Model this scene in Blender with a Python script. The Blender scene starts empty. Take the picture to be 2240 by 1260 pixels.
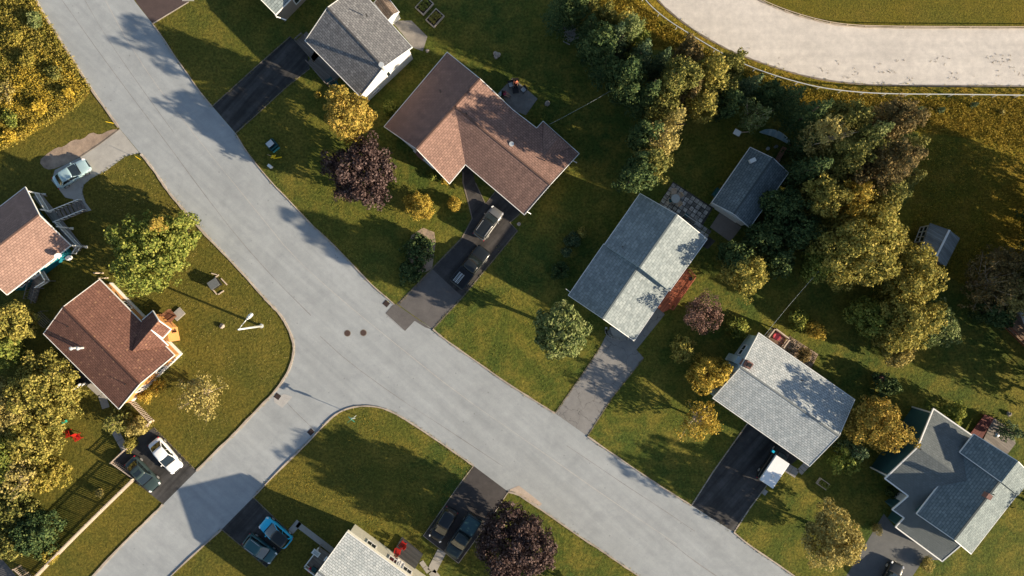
import bpy, math, random
import numpy as np
from mathutils import Vector
from math import radians, sin, cos, pi, atan2, hypot

# ------------------------------------------------------------------ camera, sky, sun, exposure
SC = bpy.context.scene
COL = SC.collection
CAM_H = 94.0                       # drone height in metres
PXM = 2240 / (36 / 28 * CAM_H)     # photo pixels per metre on the ground
cam_d = bpy.data.cameras.new('camera'); cam_d.lens = 28; cam_d.sensor_width = 36; cam_d.clip_end = 3000
cam = bpy.data.objects.new('camera', cam_d); cam.location = (0, 0, CAM_H); COL.objects.link(cam); SC.camera = cam

SUN_EL = radians(18.0)
SUN_DIR = Vector((0.925 * cos(SUN_EL), -0.38 * cos(SUN_EL), sin(SUN_EL))).normalized()
w = bpy.data.worlds.new('World'); SC.world = w; w.use_nodes = True
nt = w.node_tree; nt.nodes.clear()
sky = nt.nodes.new('ShaderNodeTexSky'); sky.sky_type = 'NISHITA'; sky.sun_disc = False
sky.sun_elevation = SUN_EL; sky.sun_rotation = atan2(SUN_DIR.x, SUN_DIR.y); sky.air_density = 1.0; sky.dust_density = 0.6; sky.ozone_density = 0.25
bg = nt.nodes.new('ShaderNodeBackground'); bg.inputs[1].default_value = 0.074
ow = nt.nodes.new('ShaderNodeOutputWorld')
nt.links.new(sky.outputs[0], bg.inputs[0]); nt.links.new(bg.outputs[0], ow.inputs[0])
sd = bpy.data.lights.new('sun', 'SUN'); sd.energy = 5.0; sd.angle = radians(0.6); sd.color = (1.0, 0.83, 0.60)
so = bpy.data.objects.new('sun', sd); so.rotation_euler = (-SUN_DIR).to_track_quat('-Z', 'Y').to_euler(); so.location = (60, -25, 60); COL.objects.link(so)
SC.view_settings.view_transform = 'Standard'; SC.view_settings.look = 'None'
SC.view_settings.exposure = 1.12; SC.view_settings.gamma = 1.0; SC.view_settings.use_curve_mapping = False
SC.cycles.max_bounces = 6; SC.cycles.transparent_max_bounces = 4

# ------------------------------------------------------------------ helpers
def G(x, y, z=0.0):
    """world point at height z that the drone saw at photo pixel x, y"""
    k = (CAM_H - z) / CAM_H / PXM
    return Vector(((x - 1120) * k, (630 - y) * k, z))
def W(x, y, z=0.0):
    return Vector(((x - 1120) / PXM, (630 - y) / PXM, z))
def tag(o, label=None, cat=None, group=None, kind=None):
    if label: o['label'] = label
    if cat: o['category'] = cat
    if group: o['group'] = group
    if kind: o['kind'] = kind
    return o
def thing(name, loc, label, cat, group=None, rz=0.0):
    o = bpy.data.objects.new(name, None); o.empty_display_size = 0.3
    o.location = loc; o.rotation_euler = (0, 0, rz); COL.objects.link(o)
    return tag(o, label, cat, group)
class MB:
    def __init__(s): s.v = []; s.f = []; s.uv = None
    def add(s, vs, fs):
        n = len(s.v); s.v += [tuple(p) for p in vs]; s.f += [tuple(i + n for i in f) for f in fs]; return s
    def box(s, c, size, rz=0.0, rx=0.0, ry=0.0):
        from mathutils import Euler
        R = Euler((rx, ry, rz)).to_matrix(); c = Vector(c); h = Vector(size) / 2
        vs = [c + R @ Vector((sx * h.x, sy * h.y, sz * h.z)) for sx in (-1, 1) for sy in (-1, 1) for sz in (-1, 1)]
        return s.add(vs, [(0, 1, 3, 2), (4, 6, 7, 5), (0, 4, 5, 1), (2, 3, 7, 6), (0, 2, 6, 4), (1, 5, 7, 3)])
    def beam(s, p, q, wd, ht):
        """box bar from p to q: wd across, ht in height"""
        p, q = Vector(p), Vector(q); d = (q - p).normalized()
        side = d.cross(Vector((0, 0, 1)))
        if side.length < 1e-3: side = Vector((1, 0, 0))
        side.normalize(); up = side.cross(d).normalized()
        vs = [b + side * (a * wd / 2) + up * (c * ht / 2) for b in (p, q) for a in (-1, 1) for c in (-1, 1)]
        return s.add(vs, [(0, 1, 3, 2), (4, 6, 7, 5), (0, 4, 5, 1), (2, 3, 7, 6), (0, 2, 6, 4), (1, 5, 7, 3)])
    def tube(s, p, q, r0, r1=None, n=8, cap=True):
        p, q = Vector(p), Vector(q); r1 = r0 if r1 is None else r1
        d = (q - p).normalized(); a = d.orthogonal().normalized(); b = d.cross(a)
        vs = [p + (a * cos(2 * pi * i / n) + b * sin(2 * pi * i / n)) * r0 for i in range(n)] + \
             [q + (a * cos(2 * pi * i / n) + b * sin(2 * pi * i / n)) * r1 for i in range(n)]
        fs = [(i, (i + 1) % n, n + (i + 1) % n, n + i) for i in range(n)]
        if cap: fs += [tuple(range(n))[::-1], tuple(range(n, 2 * n))]
        return s.add(vs, fs)
    def path(s, pts, r, n=6):
        for p, q in zip(pts[:-1], pts[1:]): s.tube(p, q, r, r, n)
        return s
    def sphere(s, c, r, n=10, m=6, sq=1.0):
        c = Vector(c); vs = []; fs = []
        for j in range(m + 1):
            t = pi * j / m
            for i in range(n):
                a = 2 * pi * i / n; vs.append(c + Vector((r * sin(t) * cos(a), r * sin(t) * sin(a), r * sq * cos(t))))
        for j in range(m):
            for i in range(n): fs.append((j * n + i, (j + 1) * n + i, (j + 1) * n + (i + 1) % n, j * n + (i + 1) % n))
        return s.add(vs, fs)
    def prism(s, pts, z0, z1):
        n = len(pts); a = sum(pts[i][0] * pts[(i + 1) % n][1] - pts[(i + 1) % n][0] * pts[i][1] for i in range(n))
        if a < 0: pts = pts[::-1]
        vs = [(p[0], p[1], z0) for p in pts] + [(p[0], p[1], z1) for p in pts]
        fs = [tuple(range(n))[::-1], tuple(range(n, 2 * n))] + [(i, (i + 1) % n, n + (i + 1) % n, n + i) for i in range(n)]
        return s.add(vs, fs)
    def build(s, name, mat, parent=None, world=True, smooth=False, bevel=0.0, sub=0, origin=None, uv=False):
        off = Vector((0, 0, 0))
        if parent is not None and world:
            off = Vector(parent.location); pp = parent.parent
            while pp is not None: off += Vector(pp.location); pp = pp.parent
        if parent is None and origin is not None: off = Vector(origin)
        me = bpy.data.meshes.new(name)
        me.from_pydata([(p[0] - off.x, p[1] - off.y, p[2] - off.z) for p in s.v], [], s.f)
        if uv:
            L = me.uv_layers.new(name='UVMap')
            for p in me.polygons:
                n = p.normal; u = Vector((0, 0, 1)).cross(n)
                u = u.normalized() if u.length > 1e-3 else Vector((1, 0, 0)); v = n.cross(u)
                for li in p.loop_indices:
                    co = me.vertices[me.loops[li].vertex_index].co + off
                    L.data[li].uv = (co.dot(u), co.dot(v))
        if smooth: me.polygons.foreach_set('use_smooth', [True] * len(me.polygons))
        me.materials.append(mat); me.update()
        o = bpy.data.objects.new(name, me); COL.objects.link(o)
        if parent is not None: o.parent = parent
        elif origin is not None: o.location = off
        if bevel: b = o.modifiers.new('bevel', 'BEVEL'); b.width = bevel; b.segments = 2; b.limit_method = 'ANGLE'
        if sub: m = o.modifiers.new('sub', 'SUBSURF'); m.levels = sub; m.render_levels = sub
        return o
def quads_object(name, V, mat, parent=None, origin=None):
    """V: (n,4,3) numpy array of quads in local coordinates"""
    n = len(V); me = bpy.data.meshes.new(name)
    me.vertices.add(4 * n); me.vertices.foreach_set('co', V.reshape(-1).astype(np.float32))
    me.loops.add(4 * n); me.loops.foreach_set('vertex_index', np.arange(4 * n, dtype=np.int32))
    me.polygons.add(n); me.polygons.foreach_set('loop_start', np.arange(0, 4 * n, 4, dtype=np.int32))
    me.materials.append(mat); me.update(calc_edges=True)
    o = bpy.data.objects.new(name, me); COL.objects.link(o)
    if parent is not None: o.parent = parent
    if origin is not None: o.location = origin
    return o
def structure(o): o['kind'] = 'structure'; return o

# ------------------------------------------------------------------ materials
class NT:
    def __init__(s, name):
        s.m = bpy.data.materials.new(name); s.m.use_nodes = True; s.t = s.m.node_tree; s.t.nodes.clear()
        s.out = s.t.nodes.new('ShaderNodeOutputMaterial'); s.p = s.t.nodes.new('ShaderNodeBsdfPrincipled'); s.t.links.new(s.p.outputs[0], s.out.inputs[0])
    def n(s, ty, **k):
        x = s.t.nodes.new('ShaderNode' + ty)
        for a, b in k.items(): setattr(x, a, b)
        return x
    def l(s, a, b): s.t.links.new(a, b)
    def pos(s):
        return s.n('NewGeometry').outputs['Position']
    def noise(s, scale, detail=3, vec=None, rough=0.6, dist=0.0):
        x = s.n('TexNoise'); x.inputs['Scale'].default_value = scale; x.inputs['Detail'].default_value = detail; x.inputs['Roughness'].default_value = rough
        x.inputs['Distortion'].default_value = dist
        s.l(vec if vec is not None else s.pos(), x.inputs['Vector']); return x.outputs['Fac']
    def ramp(s, fac, stops):
        r = s.n('ValToRGB'); e = r.color_ramp.elements
        while len(e) < len(stops): e.new(0.5)
        for i, (p, c) in enumerate(stops): e[i].position = p; e[i].color = (*c, 1)
        s.l(fac, r.inputs[0]); return r.outputs[0]
    def mix(s, fac, a, b, mode='MIX'):
        x = s.n('Mix', data_type='RGBA', blend_type=mode)
        for sock, val in ((x.inputs[0], fac), (x.inputs[6], a), (x.inputs[7], b)):
            if isinstance(val, (int, float)): sock.default_value = val
            elif isinstance(val, tuple): sock.default_value = (*val, 1)
            else: s.l(val, sock)
        return x.outputs[2]
    def math(s, op, a, b=0.0):
        x = s.n('Math', operation=op)
        for sock, val in ((x.inputs[0], a), (x.inputs[1], b)):
            if isinstance(val, (int, float)): sock.default_value = val
            else: s.l(val, sock)
        return x.outputs[0]
    def bump(s, h, dist, strength=1.0):
        b = s.n('Bump'); b.inputs['Distance'].default_value = dist; b.inputs['Strength'].default_value = strength
        s.l(h, b.inputs['Height']); s.l(b.outputs[0], s.p.inputs['Normal'])
    def done(s, col, rough=0.8, metal=0.0, spec=0.3, coat=0.0):
        if isinstance(col, tuple): s.p.inputs['Base Color'].default_value = (*col, 1)
        else: s.l(col, s.p.inputs['Base Color'])
        s.p.inputs['Roughness'].default_value = rough; s.p.inputs['Metallic'].default_value = metal
        s.p.inputs['Specular IOR Level'].default_value = spec; s.p.inputs['Coat Weight'].default_value = coat
        s.p.inputs['Coat Roughness'].default_value = 0.05
        return s.m
def sc(c, k): return tuple(x * k for x in c)
def plain(name, c, rough=0.7, var=0.12, metal=0.0, spec=0.3, coat=0.0, scale=6.0, bump=0.0):
    t = NT(name); f = t.noise(scale, 4)
    col = t.ramp(f, [(0.3, sc(c, 1 - var)), (0.7, sc(c, 1 + var))])
    if bump: t.bump(f, bump)
    return t.done(col, rough, metal, spec, coat)
def grass_mat(name, a, b, dry, dry_amt=0.5, bumpd=0.075, fine=3.6, lot=False):
    t = NT(name)
    big = t.noise(0.09, 4); mid = t.noise(0.33, 7, rough=0.72); fin = t.noise(fine, 4, rough=0.75); hf = t.noise(1.7, 5, rough=0.75)
    c = t.mix(t.ramp(big, [(0.35, (0, 0, 0)), (0.65, (1, 1, 1))]), a, b)
    c = t.mix(t.math('MULTIPLY', t.ramp(mid, [(0.44, (0, 0, 0)), (0.68, (1, 1, 1))]), dry_amt), c, dry)
    if lot:   # lots to the west carry older, browner turf
        sx = t.n('SeparateXYZ'); t.l(t.pos(), sx.inputs[0]); mr = t.n('MapRange'); mr.inputs[1].default_value = -12; mr.inputs[2].default_value = -34; mr.inputs[3].default_value = 0.0; mr.inputs[4].default_value = 0.6
        t.l(t.math('ADD', sx.outputs[0], t.math('MULTIPLY', sx.outputs[1], 0.35)), mr.inputs[0]); c = t.mix(t.math('MULTIPLY', mr.outputs[0], t.math('ADD', big, 0.45)), c, (0.115, 0.092, 0.020))
    c = t.mix(1.0, c, t.ramp(fin, [(0.3, (0.42, 0.45, 0.45)), (0.7, (1.62, 1.55, 1.4))]), 'MULTIPLY')
    c = t.mix(0.8, c, t.ramp(hf, [(0.3, (0.68, 0.75, 0.7)), (0.7, (1.34, 1.25, 1.2))]), 'MULTIPLY')
    t.bump(t.math('ADD', fin, t.math('MULTIPLY', hf, 1.2)), bumpd)
    return t.done(c, 0.9, spec=0.1)
def asphalt_mat(name, c, var=0.12, patch=0.25, streak=None, crack=0.0, bumpd=0.006, sk=1.0):
    t = NT(name); big = t.noise(0.12, 5, rough=0.65); mid = t.noise(1.1, 6, rough=0.7); fin = t.noise(22, 2)
    col = t.ramp(big, [(0.3, sc(c, 1 - var)), (0.7, sc(c, 1 + var))])
    col = t.mix(patch, col, t.ramp(mid, [(0.3, (0.6, 0.6, 0.62)), (0.7, (1.3, 1.28, 1.25))]), 'MULTIPLY')
    col = t.mix(0.5, col, t.ramp(fin, [(0.3, (0.75, 0.75, 0.75)), (0.7, (1.25, 1.25, 1.25))]), 'MULTIPLY')
    if streak is not None:
        mp = t.n('Mapping'); mp.inputs['Rotation'].default_value = (0, 0, -streak); t.l(t.pos(), mp.inputs[0])
        mp2 = t.n('Mapping'); mp2.inputs['Scale'].default_value = (0.035, 0.9, 1); t.l(mp.outputs[0], mp2.inputs[0])
        st = t.noise(1.0, 5, mp2.outputs[0], 0.6)
        col = t.mix(0.8 if sk > 1 else 0.5, col, t.ramp(st, [(0.35, (1 - .18 * sk * .8,) * 3), (0.65, (1 + .16 * sk, 1 + .15 * sk, 1 + .14 * sk))]), 'MULTIPLY')
    if streak is not None and sk == 1.0:
        n5 = t.noise(0.35, 7, rough=0.72, dist=0.8); col = t.mix(0.35, col, t.ramp(n5, [(0.38, (0.80, 0.80, 0.81)), (0.5, (1, 1, 1)), (0.66, (1.08, 1.07, 1.06))]), 'MULTIPLY')
        vo2 = t.n('TexVoronoi'); vo2.inputs['Scale'].default_value = 0.7; t.l(t.pos(), vo2.inputs['Vector']); col = t.mix(1.0, col, t.ramp(vo2.outputs['Distance'], [(0.03, (0.72, 0.71, 0.7)), (0.075, (1, 1, 1))]), 'MULTIPLY')
    if crack:
        vo = t.n('TexVoronoi', feature='DISTANCE_TO_EDGE'); vo.inputs['Scale'].default_value = 0.45
        nz = t.n('TexNoise'); nz.inputs['Scale'].default_value = 1.4; t.l(t.pos(), nz.inputs['Vector'])
        vm = t.n('VectorMath', operation='ADD'); t.l(t.pos(), vm.inputs[0]); t.l(nz.outputs['Color'], vm.inputs[1]); t.l(vm.outputs[0], vo.inputs['Vector'])
        k = t.ramp(vo.outputs['Distance'], [(0.0, (1 - crack,) * 3), (0.018, (1, 1, 1))])
        col = t.mix(1.0, col, k, 'MULTIPLY')
    t.bump(fin, bumpd)
    return t.done(col, 0.85, spec=0.25)
def shingle_mat(name, c1, c2, blotch=0.25, bw=0.42, rh=0.27, speck=None, mort=0.55):
    t = NT(name); uv = t.n('UVMap'); br = t.n('TexBrick')
    br.inputs['Scale'].default_value = 1.0; br.inputs['Brick Width'].default_value = bw; br.inputs['Row Height'].default_value = rh
    br.inputs['Mortar Size'].default_value = 0.028; br.inputs['Mortar Smooth'].default_value = 0.4; br.inputs['Bias'].default_value = 0.0
    br.inputs['Color1'].default_value = (*c1, 1); br.inputs['Color2'].default_value = (*c2, 1); br.inputs['Mortar'].default_value = (*sc(c1, mort), 1)
    t.l(uv.outputs[0], br.inputs['Vector'])
    n1 = t.noise(0.5, 4, uv.outputs[0]); n2 = t.noise(3.0, 3, uv.outputs[0], 0.7)
    c = t.mix(blotch, br.outputs[0], t.ramp(n1, [(0.3, (0.6, 0.6, 0.62)), (0.7, (1.35, 1.35, 1.33))]), 'MULTIPLY')
    c = t.mix(0.55, c, t.ramp(n2, [(0.3, (0.7, 0.7, 0.7)), (0.7, (1.3, 1.3, 1.3))]), 'MULTIPLY')
    mpv = t.n('Mapping'); mpv.inputs['Scale'].default_value = (1.6, 0.16, 1); t.l(uv.outputs[0], mpv.inputs[0]); n3 = t.noise(1.0, 5, mpv.outputs[0], 0.7)
    c = t.mix(0.45, c, t.ramp(n3, [(0.35, (0.72, 0.74, 0.74)), (0.65, (1.18, 1.17, 1.15))]), 'MULTIPLY')
    if speck:
        vo = t.n('TexVoronoi'); vo.inputs['Scale'].default_value = 1.5; t.l(uv.outputs[0], vo.inputs['Vector'])
        c = t.mix(t.ramp(vo.outputs['Distance'], [(0.13, (0.75, 0.75, 0.75)), (0.2, (0, 0, 0))]), c, speck)
    t.bump(br.outputs['Fac'], -0.006); return t.done(c, 0.85, spec=0.2)
def siding_mat(name, c):
    t = NT(name); sx = t.n('SeparateXYZ'); t.l(t.pos(), sx.inputs[0])
    f = t.math('FRACT', t.math('MULTIPLY', sx.outputs[2], 1 / 0.15)); n = t.noise(2.0, 3)
    c1 = t.mix(1.0, t.ramp(n, [(0.3, sc(c, 0.92)), (0.7, sc(c, 1.06))]), t.ramp(f, [(0.0, (0.8, 0.8, 0.8)), (0.12, (1, 1, 1))]), 'MULTIPLY')
    t.bump(f, 0.01); return t.done(c1, 0.6)
def leaf_mat(name, a, b, c, trans=0.22):
    t = NT(name); g = t.n('NewGeometry'); n = t.noise(0.9, 4)
    r = t.math('ADD', t.math('MULTIPLY', g.outputs['Random Per Island'], 0.45), t.math('MULTIPLY', n, 0.62))
    col = t.ramp(r, [(0.22, a), (0.52, b), (0.82, c)])
    t.done(col, 0.75, spec=0.1)
    tr = t.n('BsdfTranslucent'); t.l(col, tr.inputs[0]); mx = t.n('MixShader'); mx.inputs[0].default_value = trans
    t.l(t.p.outputs[0], mx.inputs[1]); t.l(tr.outputs[0], mx.inputs[2]); t.l(mx.outputs[0], t.out.inputs[0])
    return t.m
def plank_mat(name, c, ang, wd=0.14, var=0.25, rough=0.75):
    t = NT(name); mp = t.n('Mapping'); mp.inputs['Rotation'].default_value = (0, 0, -ang); t.l(t.pos(), mp.inputs[0])
    sx = t.n('SeparateXYZ'); t.l(mp.outputs[0], sx.inputs[0]); v = t.math('MULTIPLY', sx.outputs[1], 1 / wd)
    fr = t.math('FRACT', v); fl = t.math('FLOOR', v); wn = t.n('TexWhiteNoise', noise_dimensions='1D'); t.l(fl, wn.inputs['W'])
    mp2 = t.n('Mapping'); mp2.inputs['Scale'].default_value = (0.6, 7, 1); t.l(mp.outputs[0], mp2.inputs[0]); n = t.noise(1.5, 4, mp2.outputs[0])
    c1 = t.mix(1.0, t.ramp(wn.outputs[0], [(0, sc(c, 1 - var)), (1, sc(c, 1 + var))]), t.ramp(n, [(0.3, (0.75,) * 3), (0.7, (1.25,) * 3)]), 'MULTIPLY')
    c1 = t.mix(1.0, c1, t.ramp(fr, [(0.0, (0.25,) * 3), (0.12, (1, 1, 1))]), 'MULTIPLY')
    t.bump(fr, 0.004); return t.done(c1, rough)

M = {}
M['lawn'] = grass_mat('lawn', (0.046, 0.080, 0.020), (0.096, 0.108, 0.021), (0.21, 0.17, 0.038), 0.75, lot=True)
M['field'] = grass_mat('field', (0.09, 0.10, 0.016), (0.20, 0.165, 0.022), (0.30, 0.19, 0.035), 0.7, 0.16, 3.0)
M['infield'] = grass_mat('infield', (0.13, 0.11, 0.016), (0.10, 0.10, 0.018), (0.16, 0.12, 0.03), 0.4, 0.07, 5.0)
M['scrub'] = grass_mat('scrub', (0.10, 0.095, 0.018), (0.22, 0.17, 0.03), (0.32, 0.21, 0.05), 0.8, 0.2, 2.0)
ROAD_A = atan2(-(720 - 237), 947 - 450)
M['road'] = asphalt_mat('road_asphalt', (0.325, 0.35, 0.37), 0.10, 0.2, streak=radians(-42))
M['drive_black'] = asphalt_mat('driveway_black', (0.052, 0.052, 0.054), 0.35, 0.8, streak=radians(48), sk=4.2)
M['drive_dark'] = asphalt_mat('driveway_sealed', (0.058, 0.055, 0.055), 0.35, 0.8, streak=radians(48), sk=3.2)
M['drive_grey'] = asphalt_mat('driveway_grey', (0.125, 0.118, 0.118), 0.15, 0.4)
M['drive_old'] = asphalt_mat('driveway_cracked', (0.225, 0.222, 0.222), 0.15, 0.4, crack=0.45)
M['concrete'] = asphalt_mat('concrete', (0.34, 0.325, 0.305), 0.1, 0.3)
M['kerb'] = asphalt_mat('kerb_concrete', (0.42, 0.36, 0.30), 0.25, 0.7)
M['edging'] = asphalt_mat('edging', (0.20, 0.17, 0.14), 0.3, 0.8)
M['gravel'] = asphalt_mat('gravel_track', (0.60, 0.565, 0.53), 0.08, 0.4, streak=0.0, sk=.7, bumpd=0.03)
M['dirt'] = asphalt_mat('dirt', (0.34, 0.26, 0.20), 0.25, 0.9, bumpd=0.03)
M['white'] = plain('white_paint', (0.78, 0.78, 0.76), 0.5, 0.05)
M['whitewall'] = siding_mat('white_siding', (0.74, 0.75, 0.74))
M['cream'] = siding_mat('cream_siding', (0.62, 0.60, 0.50))
M['teal'] = siding_mat('teal_siding', (0.015, 0.20, 0.27))
M['darkteal'] = siding_mat('dark_teal_siding', (0.035, 0.105, 0.115))
M['orange'] = siding_mat('orange_siding', (0.56, 0.28, 0.10))
M['paleblue'] = siding_mat('pale_blue_siding', (0.42, 0.55, 0.60))
M['tan'] = siding_mat('tan_siding', (0.30, 0.25, 0.21))
M['greyroof'] = shingle_mat('grey_shingles', (0.155, 0.155, 0.165), (0.24, 0.24, 0.25), 0.15)
M['pinkroof'] = shingle_mat('pink_brown_shingles', (0.235, 0.145, 0.12), (0.31, 0.19, 0.155), 0.15)
M['brownroof'] = shingle_mat('red_brown_shingles', (0.17, 0.083, 0.062), (0.22, 0.108, 0.08), 0.15, speck=(0.36, 0.20, 0.12))
M['blueroof'] = shingle_mat('blue_grey_shingles', (0.20, 0.235, 0.25), (0.295, 0.335, 0.35), 0.1, 0.55, 0.34, mort=0.8)
M['paleroof'] = shingle_mat('pale_grey_shingles', (0.38, 0.42, 0.44), (0.52, 0.55, 0.565), 0.15, 0.4, 0.26, mort=0.5)
M['tealroof'] = shingle_mat('slate_teal_shingles', (0.145, 0.18, 0.195), (0.205, 0.245, 0.26), 0.2, 0.5, 0.3)
M['slateroof'] = shingle_mat('slate_shingles', (0.13, 0.15, 0.158), (0.165, 0.185, 0.192), 0.1, 0.4, 0.24)
M['shedroof'] = shingle_mat('brown_shed_shingles', (0.20, 0.15, 0.12), (0.26, 0.2, 0.16), 0.2)
M['corrug'] = plank_mat('corrugated_roof', (0.20, 0.22, 0.225), radians(-38), 0.2)
M['glass'] = plain('window_glass', (0.02, 0.03, 0.035), 0.08, 0.0, spec=0.8)
M['carglass'] = plain('car_glass', (0.012, 0.018, 0.02), 0.04, 0.0, spec=1.0, coat=1.0)
M['tyre'] = plain('tyre_rubber', (0.02, 0.02, 0.02), 0.9, 0.1)
M['rim'] = plain('wheel_alloy', (0.55, 0.55, 0.55), 0.35, 0.0, 0.6)
M['lampglass'] = plain('headlamp', (0.75, 0.75, 0.78), 0.1, 0.0, spec=0.8)
M['redlamp'] = plain('tail_lamp', (0.45, 0.01, 0.03), 0.2, 0.0, spec=0.8)
M['blackplastic'] = plain('black_plastic', (0.015, 0.015, 0.017), 0.5, 0.1)
M['steel'] = plain('galvanised_steel', (0.62, 0.65, 0.66), 0.45, 0.05, 0.3)
M['iron'] = plain('cast_iron', (0.07, 0.045, 0.04), 0.8, 0.3, scale=25)
M['bark'] = plain('bark', (0.13, 0.095, 0.07), 0.9, 0.3, scale=9, bump=0.02)
M['palebark'] = plain('pale_bark', (0.42, 0.34, 0.27), 0.9, 0.2, scale=9)
M['red'] = plain('red_plastic', (0.36, 0.014, 0.010), 0.45, 0.08)
M['pinkroof_light'] = shingle_mat('pale_pink_brown_shingles', (0.31, 0.195, 0.16), (0.39, 0.25, 0.205), 0.15)
M['redstain'] = plank_mat('red_stained_wood', (0.36, 0.105, 0.055), radians(52))
M['orangewood'] = plank_mat('orange_stained_wood', (0.16, 0.07, 0.04), radians(50))
M['greywood'] = plank_mat('weathered_wood', (0.21, 0.185, 0.165), radians(-40))
M['darkwood'] = plank_mat('dark_deck_wood', (0.045, 0.047, 0.05), radians(-38))
M['deckwood'] = plank_mat('brown_deck_wood', (0.24, 0.16, 0.11), radians(-38))
M['wood'] = plain('fence_wood', (0.46, 0.38, 0.31), 0.85, 0.25, scale=4)
M['palewood'] = plain('pale_wood', (0.55, 0.45, 0.36), 0.8, 0.2)
M['soil'] = plain('soil', (0.05, 0.032, 0.022), 0.95, 0.3, scale=12, bump=0.03)
M['stone'] = plain('boulder', (0.40, 0.34, 0.29), 0.9, 0.25, scale=7, bump=0.05)
M['brick'] = plain('brick', (0.24, 0.13, 0.11), 0.85, 0.25, scale=10)
M['yellow'] = plain('yellow_paint', (0.75, 0.52, 0.015), 0.5, 0.05)
M['green'] = plain('sign_green', (0.02, 0.28, 0.20), 0.5, 0.05)
M['binteal'] = plain('teal_plastic', (0.02, 0.10, 0.11), 0.5, 0.1)
M['bluewater'] = plain('pool_water', (0.01, 0.28, 0.42), 0.05, 0.1, spec=0.6)
M['cushion'] = plain('grey_cushion', (0.42, 0.46, 0.48), 0.8, 0.08)
def paver_mat():
    t = NT('stone_pavers'); g = t.n('NewGeometry'); n = t.noise(2.5, 4)
    c = t.ramp(g.outputs['Random Per Island'], [(0, (0.13, 0.125, 0.12)), (0.25, (0.40, 0.39, 0.37)), (1, (0.62, 0.60, 0.57))])
    c = t.mix(0.9, c, t.ramp(n, [(0.35, (0.45,) * 3), (0.65, (1.25,) * 3)]), 'MULTIPLY'); t.bump(n, 0.02); return t.done(c, 0.9)
M['paver'] = paver_mat()
L = {
 'green': leaf_mat('maple_leaves', (0.0792, 0.1232, 0.0246), (0.2024, 0.2376, 0.0493), (0.3872, 0.3696, 0.0880)),
 'bluegreen': leaf_mat('grey_green_leaves', (0.0550, 0.0918, 0.0315), (0.1650, 0.2052, 0.0683), (0.3300, 0.3456, 0.1470)),
 'olive': leaf_mat('olive_leaves', (0.1116, 0.1273, 0.0329), (0.2975, 0.2652, 0.0604), (0.5021, 0.4031, 0.1098)),
 'gold': leaf_mat('golden_leaves', (0.1628, 0.1437, 0.0263), (0.4185, 0.3105, 0.0525), (0.6975, 0.4830, 0.1050)),
 'orange': leaf_mat('orange_yellow_leaves', (0.1497, 0.1296, 0.0275), (0.3529, 0.2700, 0.0562), (0.5882, 0.3888, 0.1000)),
 'purple': leaf_mat('purple_leaves', (0.028, 0.017, 0.017), (0.058, 0.036, 0.034), (0.19, 0.135, 0.125), 0.1),
 'dusty': leaf_mat('dusty_pink_leaves', (0.0650, 0.0390, 0.0364), (0.1690, 0.0975, 0.0780), (0.3120, 0.1950, 0.1560)),
 'dark': leaf_mat('spruce_needles', (0.0255, 0.0536, 0.0231), (0.0574, 0.0945, 0.0330), (0.1403, 0.1733, 0.0578), 0.1),
 'darkblue': leaf_mat('blue_spruce_needles', (0.03, 0.055, 0.028), (0.075, 0.115, 0.055), (0.18, 0.22, 0.10), 0.1),
 'pine': leaf_mat('pine_needles', (0.0661, 0.0791, 0.0232), (0.1615, 0.1669, 0.0426), (0.3084, 0.2634, 0.0774), 0.12),
 'brown': leaf_mat('rusty_needles', (0.06, 0.055, 0.025), (0.16, 0.125, 0.05), (0.32, 0.225, 0.10)),
 'sand': leaf_mat('dry_leaves', (0.1546, 0.1429, 0.0473), (0.3709, 0.3069, 0.0998), (0.5976, 0.4869, 0.1785)),
 'scrub': leaf_mat('scrub_leaves', (0.10, 0.11, 0.022), (0.28, 0.24, 0.045), (0.50, 0.38, 0.09)),
 'rod': leaf_mat('goldenrod_flowers', (0.28, 0.22, 0.03), (0.52, 0.38, 0.05), (0.66, 0.46, 0.09)),
 'rough': leaf_mat('rough_grass_blades', (0.14, 0.125, 0.02), (0.33, 0.25, 0.035), (0.52, 0.36, 0.07)),
}
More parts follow.
